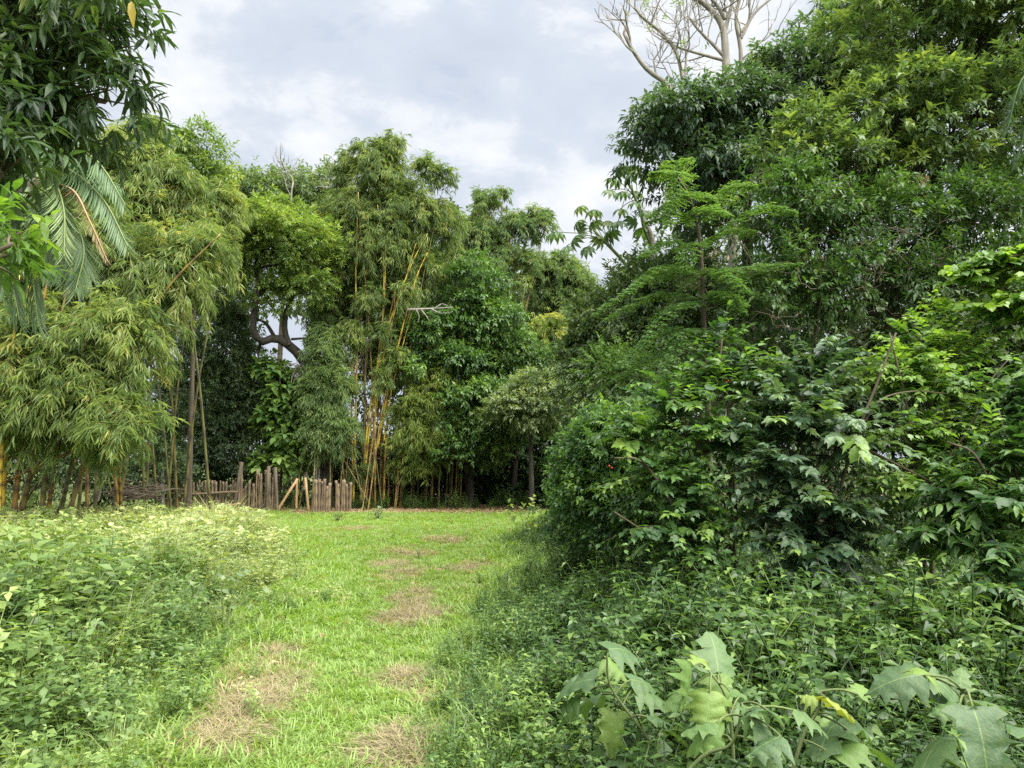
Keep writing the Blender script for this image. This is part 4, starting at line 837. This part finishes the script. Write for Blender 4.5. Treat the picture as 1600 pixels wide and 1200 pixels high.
# palmate-leaved tree
r = np.random.default_rng(171)
ct = thing('palmate_tree', 'slender tree with umbrella like palmate leaves silhouetted on the sky', 'tree', base(985, 18))
lf = leaf8(.34, .05, .35, .55); V, F = [], []; n0 = 0
fr = ([], [], [], [])
for k in range(9):
    a = -2.5 + 5.0 * k / 8; d = nrm(np.array([math.sin(a), math.cos(a), -.28 - .1 * abs(a)])); fr[0].append(np.zeros(3)); fr[1].append(d); fr[2].append(np.array([0, 0, 1.])); fr[3].append(1 - .08 * abs(a))
V, F, _ = stamp(lf, np.array(fr[0]), np.array(fr[1]), np.array(fr[2]), np.array(fr[3]), np.zeros(9))
pme = mesh_obj('leaf', V, F, CECR['OBJECT'], smooth=False); pmesh = pme.data; bpy.data.objects.remove(pme)
def put(mesh, name, parent, p, d, n, s, tint):
    d = nrm(np.asarray(d, float)); x = nrm(np.cross(d, n)); z = np.cross(x, d); M = Matrix.Identity(4)
    for c_, v in enumerate((x, d, z)):
        for r_ in range(3): M[r_][c_] = v[r_] * s
    for r_ in range(3): M[r_][3] = p[r_]
    o = bpy.data.objects.new(name, mesh); COL.objects.link(o); o.parent = parent; o.matrix_parent_inverse = parent.matrix_world.inverted(); o.matrix_basis = M; o['tint'] = float(tint); return o
o = put(YL[0], 'leaf', YL[1], at(205, 2, 5.6), [.15, -.1, -1], np.array([.3, -1., .2]), .20, .98); o['label'] = 'long leaf turning yellow, hanging from the spray'
g = Geo(); tk = spline([base(985, 18), at(1000, 520, 18), at(1020, 390, 18), at(1005, 340, 18)], 16); g.tube(tk, np.linspace(.09, .05, 16), 7); g.obj('trunk', BARK_PALE, ct)
for stem, spots in (([(1015, 460), (975, 410), (952, 385), (928, 360)], [(905, 322), (930, 325), (898, 345), (925, 350), (945, 345), (890, 375), (912, 385), (955, 360), (870, 370), (880, 390), (905, 360), (938, 372)]),
                    ([(1025, 400), (1010, 365), (1000, 330), (985, 290)], [(968, 262), (960, 280), (975, 300), (985, 275), (955, 298), (990, 320), (1000, 300), (968, 322), (990, 345), (1010, 330), (985, 262), (1005, 355), (965, 345)])):
    q = spline([at(a, b, 18) for a, b in stem], 12); g = Geo(); g.tube(q, np.linspace(.05, .03, 12), 6)
    for (a, b) in spots:
        p_ = at(a + r.normal(0, 3), b + r.normal(0, 3), 18 + r.normal(0, .35)); j = q[r.integers(6, 12)]; g.tube(limb(j, p_, r, .1, 6, .05), .010, 4)
        out = nrm(np.array([p_[0] - j[0], p_[1] - j[1], 0]) + r.normal(0, .3, 3)); put(pmesh, 'leaf', ct, p_, nrm(out + [0, 0, -.35]), np.array([0, 0, 1.]), r.uniform(.28, .40), np.clip(r.normal(.45, .15), 0, 1))
    g.obj('branch', STEM_GREEN, ct)

# feathery sapling with fronds in tiers
def bipinnate(r, pts, npin, pl, tint):
    q = spline(pts, 20); tg_ = nrm(np.gradient(q, axis=0)); fr = []
    for i in range(npin):
        f = .1 + .9 * i / npin; x = f * 19; k = min(int(x), 18); p_ = q[k] + (q[k + 1] - q[k]) * (x - k); s = nrm(np.cross(tg_[k], [0, 0, 1.]))
        l_ = pl * math.sin(math.pi * min(1, .25 + f * .72)) * r.uniform(.85, 1.1)
        for sg in (-1, 1):
            d = nrm(s * sg + tg_[k] * .45 + [0, 0, -.30 + r.normal(0, .16)]); e = nrm(np.cross(d, [0, 0, 1.]))
            for m_ in range(8):
                b = p_ + d * l_ * (m_ + .5) / 8 + r.normal(0, .008, 3)
                for s2 in (-1, 1): fr.append((b, nrm(e * s2 + d * .5 + r.normal(0, .1, 3)), np.array([r.normal(0, .2), r.normal(0, .2), 1.]), pl * .30 * (1 - .05 * m_)))
    T, D, Nn, S = (np.array(x) for x in zip(*fr)); Nn = Nn - D * np.sum(Nn * D, 1, keepdims=True)
    V, F, tt = stamp(diamond(.34, .02, .1), T, D, Nn + r.normal(0, .35, Nn.shape), S, np.clip(r.normal(tint, .16, len(T)), 0, 1)); Vt, Ft = tube(q, np.linspace(.012, .004, 20), 4)
    return np.vstack([V, Vt]), np.vstack([F, Ft + len(V)]), np.append(tt, np.full(len(Vt), .2))
r = np.random.default_rng(181)
ft = thing('feathery_sapling', 'slim sapling with bright feathery fronds in horizontal tiers before the canopy', 'tree', base(1108, 10.2))
g = Geo(); g.tube(spline([base(1108, 10.2), at(1107, 640, 10.2), at(1100, 500, 10.2), at(1094, 380, 10.2), at(1078, 310, 10.2), at(1058, 275, 10.2)], 24), np.linspace(.045, .012, 24), 6); g.obj('trunk', BARK_BROWN, ft)
st_ = [(1058, 275), (1078, 310), (1090, 350), (1094, 385), (1097, 430), (1100, 470), (1103, 520)]
ends = [(0, 1030, 262, -.5), (0, 1062, 255, .4), (0, 1050, 310, -.9), (1, 1015, 315, -.5), (1, 1120, 300, -.5), (1, 1030, 345, -.9), (2, 1180, 268, -.3), (2, 1000, 335, .3), (2, 1140, 330, -.9), (3, 1255, 325, -.3), (3, 990, 385, -.6), (3, 1180, 350, .4), (3, 1060, 400, -1),
        (4, 930, 480, -.4), (4, 1245, 402, -.5), (4, 1000, 420, .5), (4, 1170, 440, -1), (4, 980, 450, -.9), (5, 940, 500, .2), (5, 1230, 425, .3), (5, 990, 530, -.9), (5, 1180, 470, -.8), (5, 1240, 470, -.2), (6, 960, 560, -.5), (6, 1030, 570, -.9), (6, 1180, 520, -.7), (6, 950, 600, .3), (6, 985, 610, -.6)]
for k, ex, ey, dz in ends:
    a = at(*st_[k], 10.2); b = at(ex, ey, 10.2 + dz); mid = (a + b) / 2 + [0, 0, .10 * np.linalg.norm(b - a)]
    V, F, tt = bipinnate(r, [a, mid + r.normal(0, .06, 3), b + r.normal(0, .05, 3) - [0, 0, .12]], 18, .26, .78 - .05 * k); mesh_obj('frond', V, F, FEAT['GEOMETRY'], ft, tt)

# shrubs behind the near ones
tree('fine_leaved_shrub', 'dull grey green fine leaved bush massed behind the feathery sapling', 'shrub', base(1000, 15.5),
     [lobe(960, 520, 16, 60, 60, 1.2), lobe(1010, 470, 15.5, 60, 50, 1.2), lobe(930, 590, 16, 60, 60, 1.2), lobe(1030, 560, 15, 70, 60, 1.1), lobe(985, 620, 15, 70, 50, 1.0), lobe(1060, 470, 15, 50, 50, 1.0), lobe(950, 680, 15.5, 60, 60, 1.0), lobe(1120, 520, 14, 70, 80, 1.0)],
     GREY, diamond(.45, .05, .15), .12, 560, .36, 12, 7, 190, r0=.08, tint=.28, tvar=.18, twig=.2)
tree('young_fern_leaf_shrub', 'small pinnate leaved shrub before the grey green bush', 'shrub', base(985, 13),
     [lobe(980, 585, 12.6, 50, 16, .5), lobe(1010, 600, 12.6, 30, 18, .4)], BRIG, leaf4(.35), .10, 40, .25, 6, 12, 191, r0=.03, tint=.45, mode='alt', twig=.4, droop=.2)

SH = [tooth_leaf(s) for s in (1, 2, 3)]
tree('coffee_shrub', 'glossy small leaved shrub at the lawn edge with dark hollow base', 'shrub', base(960, 9.0),
     [lobe(945, 710, 9, 54, 46, .7), lobe(940, 780, 8.9, 56, 56, .7), lobe(985, 700, 8.6, 56, 46, .7), lobe(912, 750, 9.3, 28, 40, .5), lobe(985, 840, 8.6, 60, 44, .6), lobe(905, 822, 9.8, 34, 26, .5), lobe(1030, 780, 8.2, 60, 60, .7)],
     SHRB, leaf4(.5, .06, .2), .07, 620, .22, 8, 7, 192, r0=.03, bark=STEM_BROWN, tint=.42, tvar=.2, twig=.16, droop=.25, shell=(.5, 1.05), jit=.4)
def near_shrub(label, b, lobes, n, leaf, seed, tint=.4, sing=300, mats=SHRB, stems=(), tp=None, **kw):
    th = tree('toothed_shrub', label, 'shrub', b, lobes, mats, tp or tooth8(.62), leaf, int(n * 1.25), .22, 1, 2, seed, r0=.028, bark=STEM_BROWN, twig=.28, tint=tint, tvar=.17, droop=.42, spread=1.15,
              singles=sing, stpl=kw.pop('st', SH), shell=(.2, 1.28), jit=.5, group=None, mode='alt', shoot=13, **kw)
    for pts, rr, d in stems:
        g = Geo(); g.tube(spline([at(a, b_, d) for a, b_ in pts], 16), np.linspace(rr, rr * .4, 16), 6); g.obj('branch', STEM_BROWN, th)
    return th
sh1 = near_shrub('toothed leaf shrub with long dark arching stems leaning over the lawn side', base(1120, 6.9),
           [lobe(1060, 640, 6.9, 100, 60, .6), lobe(980, 690, 7, 70, 50, .5), lobe(1120, 700, 6.7, 110, 70, .6), lobe(1020, 760, 6.7, 90, 60, .5), lobe(1150, 590, 7, 90, 50, .5), lobe(1080, 790, 6.5, 90, 60, .5), lobe(1130, 530, 7.2, 40, 50, .4), lobe(1040, 850, 6.4, 90, 50, .5), lobe(1140, 840, 6.3, 80, 60, .4), lobe(1090, 890, 6.2, 90, 36, .4)],
           290, .108, 201, .45, stems=[([(1120, 1000), (1085, 860), (1040, 770), (1000, 720), (960, 716)], .022, 6.5), ([(1150, 930), (1140, 720), (1138, 640), (1125, 585), (1128, 530)], .020, 6.9), ([(1138, 640), (1170, 590), (1200, 570)], .010, 6.9), ([(1130, 960), (1060, 880), (1020, 840), (960, 800)], .016, 6.4), ([(1140, 900), (1145, 760), (1150, 700)], .024, 7.0)])
bm_, bt_ = new_mat('berry_red'); bp_ = N('ShaderNodeBsdfPrincipled', bt_); bp_.inputs['Base Color'].default_value = (.35, .02, .015, 1); bp_.inputs['Roughness'].default_value = .3; L(bp_.outputs[0], N('ShaderNodeOutputMaterial', bt_).inputs[0], bt_)
for a, b, d_ in ((952, 728, 6.4), (956, 731, 6.4), (1133, 592, 6.6), (1138, 595, 6.6), (1135, 597, 6.6)):
    g = Geo(); c_ = at(a, b, d_); g.tube([c_ + [0, 0, z_ * .008] for z_ in (-1, -.8, -.4, 0, .4, .8, 1)], np.sqrt(np.maximum(1 - np.array([-1, -.8, -.4, 0, .4, .8, 1]) ** 2, .01)) * .008, 8); g.obj('berry', bm_, sh1)
near_shrub('toothed leaf shrub with pale drooping leaves in the middle of the thicket', base(1260, 6.4),
           [lobe(1240, 640, 6.5, 100, 70, .6), lobe(1200, 760, 6.2, 90, 60, .5), lobe(1310, 700, 6.2, 100, 80, .6), lobe(1280, 580, 6.8, 90, 50, .5), lobe(1290, 810, 6.0, 100, 50, .5), lobe(1200, 680, 6.4, 60, 60, .5), lobe(1220, 850, 6.1, 80, 50, .4), lobe(1340, 850, 6.1, 80, 50, .4), lobe(1270, 880, 5.9, 110, 34, .4)],
           270, .125, 202, .52, mats=GREYS, stems=[([(1280, 1000), (1300, 820), (1335, 690), (1370, 600), (1400, 520)], .018, 6.2), ([(1335, 690), (1370, 630), (1420, 612), (1480, 615)], .012, 6.1), ([(1350, 700), (1430, 740), (1480, 765)], .011, 5.9), ([(1260, 980), (1240, 860), (1190, 790)], .016, 6.2)])
near_shrub('toothed leaf shrub with sunlit lime green tips near the tangled tree', base(1440, 6.6),
           [lobe(1440, 540, 6.8, 70, 50, .5), lobe(1400, 590, 6.6, 80, 50, .5), lobe(1470, 620, 6.4, 80, 60, .5), lobe(1430, 700, 6.2, 90, 60, .5), lobe(1400, 780, 6.0, 80, 50, .5), lobe(1480, 490, 7, 50, 30, .4), lobe(1440, 850, 6, 80, 40, .4), lobe(1500, 700, 6.4, 80, 70, .5), lobe(1500, 560, 6.8, 70, 50, .4)],
           340, .085, 203, .74, stems=[([(1450, 980), (1440, 800), (1420, 650), (1390, 520)], .016, 6.3), ([(1480, 720), (1520, 660), (1545, 600), (1575, 562)], .010, 6.0)])
near_shrub('leafy shrub of long stems at the shaded edge of the frame', base(1580, 5.6),
           [lobe(1560, 720, 5.6, 70, 80, .5), lobe(1530, 800, 5.4, 80, 60, .5), lobe(1620, 640, 5.8, 70, 80, .5), lobe(1560, 880, 5.2, 80, 50, .4), lobe(1640, 800, 5.4, 70, 120, .5), lobe(1460, 850, 5.6, 70, 40, .4), lobe(1560, 940, 5.0, 80, 40, .4), lobe(1480, 780, 5.6, 60, 60, .4), lobe(1590, 620, 5.9, 60, 60, .4)],
           280, .12, 204, .45, tp=leaf8(.38, .05, .25), stems=[([(1580, 1050), (1570, 850), (1530, 720), (1480, 690)], .014, 5.4), ([(1610, 1000), (1600, 800), (1560, 640)], .014, 5.5)])
near_shrub('bright vine of round lime leaves arching in below the canopy', (4.9, 6.6),
           [lobe(1540, 425, 6.6, 70, 26, .35), lobe(1500, 450, 6.7, 40, 30, .3), lobe(1590, 405, 6.6, 50, 24, .3), lobe(1560, 500, 6.5, 70, 40, .4), lobe(1640, 460, 6.4, 60, 60, .4)],
           90, .11, 205, .80, sing=200, tp=leaf8(.75, .05, .2), trunk=np.array([[4.9, 6.6, -.1], [5.0, 6.6, 1.5], list(at(1640, 420, 6.5)), list(at(1520, 420, 6.6))]))
# palm tip at the right edge
r = np.random.default_rng(211)
p2 = thing('palm', 'dark palm whose fronds hang in at the edge beside the canopy', 'palm', (7.6, 9.6))
g = Geo(); g.tube(spline([[7.6, 9.6, 0], [7.6, 9.6, 3], list(at(1740, 120, 9.6))], 12), np.linspace(.15, .11, 12), 8); g.obj('trunk', BARK_BROWN, p2)
for pts in ([(1680, 100), (1620, 150), (1590, 250)], [(1700, 130), (1640, 210), (1610, 320)], [(1660, 90), (1600, 120), (1575, 200)], [(1800, 90), (1880, 150), (1900, 260)], [(1740, 60), (1730, 0), (1700, -60)]):
    V, F, tt = frond_geo(r, [at(1740, 120, 9.6)] + [at(a, b, 9.2) for a, b in pts], 60, .5, hang=1.0); mesh_obj('frond', V, F, PALM['GEOMETRY'], p2, np.clip(tt - .15, 0, 1))

# ------------------------------------------------------------------ fence, poles
def stake_mesh(seed, h=1.0):
    r = np.random.default_rng(seed); n = 10; p_ = np.column_stack([r.normal(0, .006, n), r.normal(0, .006, n), np.linspace(-.05, h, n)]); rad = np.full(n, .5); T = np.zeros(n)
    rad[2::3] *= 1.07; T[2::3] = .55; p_[:, :2] -= p_[0, :2]
    V, F = tube(p_ * [1, 1, 1], rad * .07, 7); o = mesh_obj('stake', V, F, STAKE, None, np.append(np.repeat(T, 7), 0), True); me = o.data; bpy.data.objects.remove(o); return me
SM = [stake_mesh(s) for s in range(4)]
def put_stake(parent, px, ptop, d, wpx=4.2, lean=0, r=None, name='stake'):
    b = base(px, d); top = at(px, ptop, d)[2]; o = bpy.data.objects.new(name, SM[random.randrange(4)]); COL.objects.link(o); o.parent = parent; o.matrix_parent_inverse = parent.matrix_world.inverted()
    s = wpx * d / 1200 / .07; o.location = Vector([float(x) for x in b]); o.scale = (s, s, top); o.rotation_euler = (random.gauss(0, .03), lean + random.gauss(0, .025), random.uniform(0, 6)); return o
def rail(parent, pts, d, rr, mat=STAKE):
    g = Geo(); g.tube(spline([at(a, b, d) for a, b in pts], 12), rr, 6); return g.obj('rail', mat, parent)
FD = 23.8
f1 = thing('stake_fence', 'weathered bamboo stake fence with crossing rails at the weed field edge', 'fence', base(340, FD))
px = 236
while px < 436:
    if px < 290: tp_, w_ = random.uniform(744, 757), random.choice((2.6, 3.2, 4))
    elif px < 320: tp_, w_ = random.uniform(750, 759), random.choice((2.6, 3.2))
    elif px < 374: tp_, w_ = random.uniform(749, 760), random.choice((2.4, 2.9, 3.4))
    elif px < 383: tp_, w_ = 722, 4.4
    elif px < 402: tp_, w_ = random.uniform(745, 764), random.choice((3, 4, 5))
    else: tp_, w_ = random.uniform(732, 758), random.choice((2.6, 3.2, 4))
    put_stake(f1, px, tp_, FD + random.uniform(-.05, .05), w_, lean=.03 if 320 < px < 374 else 0); px += w_ * random.uniform(.95, 1.25)
rail(f1, [(262, 771), (300, 772), (340, 770), (372, 768)], FD - .12, .035); rail(f1, [(318, 794), (350, 790), (376, 787)], FD - .14, .025, POLE); rail(f1, [(250, 772), (262, 771)], FD - .12, .03)
for a, b, c_, e in ((364, 800, 378, 722), (417, 800, 420, 728), (433, 798, 430, 730)): g = Geo(); g.tube([at(a, b, FD - .1), at((a + c_) / 2, (b + e) / 2, FD - .1), at(c_, e, FD - .1)], .055, 7); g.obj('post', BARK_BROWN, f1)
f2 = thing('stake_fence', 'short cluster of tall tan stakes beside the dark trunk', 'fence', base(508, FD))
for i, x in enumerate(np.arange(494, 521, 3.9)): put_stake(f2, x, 744 + random.uniform(-2, 8) + (10 if x > 510 else 0), FD, 4.6)
f3 = thing('stake_fence', 'small stake cluster between the dark trunk and the yellow bamboo', 'fence', base(540, FD + .2))
for i, x in enumerate(np.arange(528, 552, 4.2)): put_stake(f3, x, 750 + random.uniform(-2, 10), FD + .2, 4.2)
f4 = thing('stake_fence', 'thin grey stick fence seen through the gateway behind the poles', 'fence', base(460, 30))
for x in np.arange(432, 480, 2.6): put_stake(f4, x, 742 + random.uniform(-2, 2), 30, 1.5)
rail(f4, [(430, 743), (455, 743), (478, 742)], 29.9, .03, BARK_WHITE)
def pole(label, a, b, d, rr, mat=POLE, d2=None):
    g = Geo(); p0, p1 = at(*a, d), at(*b, d2 or d); g.tube([p0, (p0 + p1) / 2 + [0, 0, .01], p1], [rr, rr * .95, rr * .85], 7); o = g.obj('bamboo_pole', mat); tag(o, label, 'pole', 'loose poles at the gateway'); return o
pole('slanting tan pole propped across the gateway', (434, 797), (465, 748), 24.3, .045)
pole('upright tan pole meeting the slanting prop at its top', (463, 794), (464, 747), 24.5, .04)
pole('nearly upright tan pole standing alone in the gateway', (482, 796), (477, 746), 24.3, .045)
pole('pale broken post by the gateway beyond the poles', (477, 765), (478, 737), 25.5, .09, BARK_WHITE)
pole('thin yellow culm leaning against the foot of the yellow bamboo', (578, 788), (533, 711), 24.9, .022, CULM_G)
pole('pale thin trunk stump beside the dark crooked trunk', (497, 780), (500, 668), 25.2, .05, BARK_PALE)
pole('slim grey stick standing under the drooping bamboo', (153, 782), (163, 740), 18.5, .03, BARK_PALE)
pole('lichen spotted grey trunk at the end of the stake fence', (254, 795), (253, 735), 23.5, .07, BARK_PALE)
r = np.random.default_rng(221)
bp = thing('brush_pile', 'heap of grey dead sticks under the drooping bamboo', 'brush pile', base(215, 20.5)); g = Geo()
for i in range(70):
    c_ = at(215 + r.normal(0, 16), 768 + r.normal(0, 7), 20.5 + r.normal(0, .3)); d = nrm(np.array([1, r.normal(0, .4), r.normal(0, .22)])) * r.uniform(.25, .7); g.tube([c_ - d, c_ + r.normal(0, .03, 3), c_ + d], .014, 3)
o = g.obj('sticks', BARK_BROWN, bp); o['kind'] = 'stuff'

# ------------------------------------------------------------------ separate small plants
def small_plant(name, label, b, h, mats, tpl, leaf, n, nl, seed, group=None, tint=.5):
    r = np.random.default_rng(seed); b = np.array([b[0], b[1], float(gz(np.array([[b[0], b[1]]]))[0])]); th = thing(name, label, 'plant', b, group); g = Geo(); Ps, Ds = [], []
    for i in range(n):
        d = nrm(np.array([r.normal(0, .45), r.normal(0, .45), 1.])); q = spline([b, b + d * h * .5, b + d * h * r.uniform(.7, 1.1) + [0, 0, -.05 * h]], 7); g.tube(q, np.linspace(.006, .003, 7), 4); Ps.append(q[2]); Ds.append(nrm(q[-1] - q[2]) * 1)
    g.obj('stems', STEM_GREEN, th); P, D = np.array(Ps), np.array(Ds)
    fr = leaf_frames(r, P, D, np.full(n, h * .75), nl, leaf, 1.1, .25, .1, 1.0, 'spiral', np.full(n, tint), .3); leafy('foliage', th, mats, tpl, fr); return th
small_plant('weed_clump', 'pale blue green weed clump alone on the far lawn', on_ground(590, 812), .34, GREY, L4, .09, 16, 9, 231, tint=.75)
small_plant('weed_clump', 'smaller blue green weed tuft on the lawn toward the gate', on_ground(527, 815), .24, GREY, L4, .08, 12, 8, 232, tint=.7)
small_plant('seedling', 'pale leaved seedling where the lawn meets the glossy shrub', on_ground(824, 850), .75, YELG, L4r, .11, 9, 9, 233, tint=.75)
small_plant('seedling', 'tiny upright seedling in front of the small round tree', on_ground(822, 822), .75, YELG, L4r, .12, 3, 7, 234, tint=.8)
small_plant('yellow_green_shrub', 'yellow green leafy bush at the far corner of the weed field', on_ground(18, 830), .95, YELG, leaf4(.6), .10, 26, 13, 235, tint=.72)
small_plant('broad_weed', 'tall dark stemmed weed rising from the middle of the weed field', on_ground(190, 1040), .95, MIDG, leaf8(.5), .085, 3, 16, 236, tint=.5)
small_plant('broad_weed', 'bushy broad leaved weed at the lawn border of the weed field', on_ground(350, 1000), .62, GREY, L4r, .08, 9, 8, 237, tint=.62)
small_plant('broad_weed', 'rounded bright weed mound near the stake fence', on_ground(235, 822), .62, BRIG, leaf4(.55), .09, 26, 10, 238, tint=.75)

def uneven(seed):
    q = np.random.default_rng(seed); h = np.array(LOBED); h[1:-1] *= q.normal(1, .09, (len(h) - 2, 2)); return h
BL = [outline_leaf(uneven(s), dr_, cr_, .045, s, cu) for s, (dr_, cr_, cu) in enumerate(((.3, .35, .0), (.55, .5, .1), (.2, .45, -.15), (.75, .25, .2)))]
blm = []
for tp in BL:
    o = mesh_obj('leaf', tp[0], tp[1], BIGL['OBJECT'], smooth=True); blm.append(o.data); bpy.data.objects.remove(o)
def big_plant(label, px, d, leaves, seed, stems):
    """leaves: (px, py, length px, heading deg in plan, pitch deg, tint)"""
    r = np.random.default_rng(seed); th = thing('big_leaf_plant', label, 'plant', base(px, d), 'large lobed leaf plants in the undergrowth'); g = Geo(); pts = []
    for st in stems: q = spline([at(a, b, d + e) for a, b, e in st], 14); g.tube(q, np.linspace(.008, .004, 14), 6); pts.append(q)
    allp = np.vstack(pts)
    for i, (a, b, ln, hd, pt, tn) in enumerate(leaves):
        dd = d + r.normal(0, .12); p_ = at(a, b, dd); h, e = R(hd), R(pt); D = np.array([math.sin(h) * math.cos(e), math.cos(h) * math.cos(e), math.sin(e)]); j = allp[np.argmin(np.linalg.norm(allp - p_, axis=1))]
        g.tube(limb(j, p_, r, .08, 6, .03), .004, 4); nn = np.array([r.normal(0, .15), r.normal(0, .15) - .12, 1.]); put(blm[(i + seed) % 4], 'leaf', th, p_, D, nn + r.normal(0, .2, 3), ln * r.uniform(.75, .95) * dd / 1200, tn)
    g.obj('stems', STEM_GREEN, th)
big_plant('big lobed leaf plant with pale flat leaves, nearest the lawn', 950, 3.2, [(950, 1015, 75, 60, 5, .05), (945, 1028, 60, 100, -35, .55), (930, 1062, 85, -70, 0, .05), (985, 1062, 70, 60, -10, .15), (940, 1085, 85, -80, -12, .05), (990, 1075, 70, 80, -15, .2), (960, 1110, 65, -150, -50, .6), (1000, 1150, 125, 195, -18, .15), (1010, 1120, 55, 70, 5, .1), (905, 1090, 55, -60, -20, .3), (1035, 1140, 70, 90, -8, .2)], 241,
          [[(1060, 1230, 0), (1010, 1150, 0), (955, 1075, 0), (948, 1020, 0)]])
big_plant('big lobed leaf plant with upright yellow green leaves on a pale stem', 1130, 3.1, [(1082, 1042, 80, 200, -55, .45), (1092, 1040, 45, 20, 35, .65), (1122, 1050, 75, 10, 55, .25), (1122, 1055, 60, 170, -50, .55), (1110, 1080, 70, 210, -55, .6), (1140, 1080, 50, 90, 0, .3), (1080, 1075, 60, -100, -20, .4), (1150, 1105, 60, 110, -15, .3), (1160, 1085, 35, 60, 30, .3)], 242,
          [[(1150, 1260, 0), (1142, 1130, 0), (1130, 1080, 0), (1105, 1045, 0)]])
big_plant('big lobed leaf plant with a brown curled leaf, bottom centre of undergrowth', 1170, 2.75, [(1160, 1105, 45, 150, -40, .2), (1120, 1130, 60, -80, -5, .35), (1180, 1130, 85, 100, -25, .0), (1220, 1150, 85, -100, -15, .05), (1130, 1150, 75, -70, -5, .5), (1190, 1165, 60, 170, -45, .4), (1240, 1110, 70, 100, -10, .3), (1200, 1110, 65, 10, -5, .05)], 243,
          [[(1050, 1235, 0), (1100, 1180, 0), (1140, 1165, 0), (1155, 1130, 0), (1158, 1100, 0)]])
big_plant('big lobed leaf plant with a bright yellow leaf and dark stem', 1290, 3.0, [(1290, 1090, 75, 80, -25, .85), (1340, 1085, 45, 50, 30, .55), (1280, 1095, 45, -40, 10, .7), (1285, 1120, 50, 160, -30, .55), (1310, 1125, 100, 230, -10, .1), (1330, 1120, 55, 90, -30, .2), (1300, 1180, 95, 55, 15, .5), (1350, 1165, 65, 80, -10, .3)], 244,
          [[(1225, 1250, 0), (1255, 1150, 0), (1278, 1110, 0), (1283, 1080, 0)]])
big_plant('big lobed leaf plant with a huge drooping pale leaf at the shaded edge', 1500, 2.7, [(1440, 1055, 95, -85, -2, .05), (1445, 1055, 55, 30, 5, .6), (1455, 1060, 70, 110, -20, .12), (1500, 1075, 45, 40, 50, .3), (1520, 1095, 60, 90, 10, .2), (1500, 1100, 60, -90, -10, .3), (1520, 1105, 115, 190, -35, .02), (1560, 1130, 100, 95, -5, .05), (1480, 1150, 110, -110, -10, .25), (1530, 1150, 60, 130, -30, .3)], 245,
          [[(1530, 1300, 0), (1515, 1180, 0), (1510, 1110, 0), (1505, 1080, 0)]])
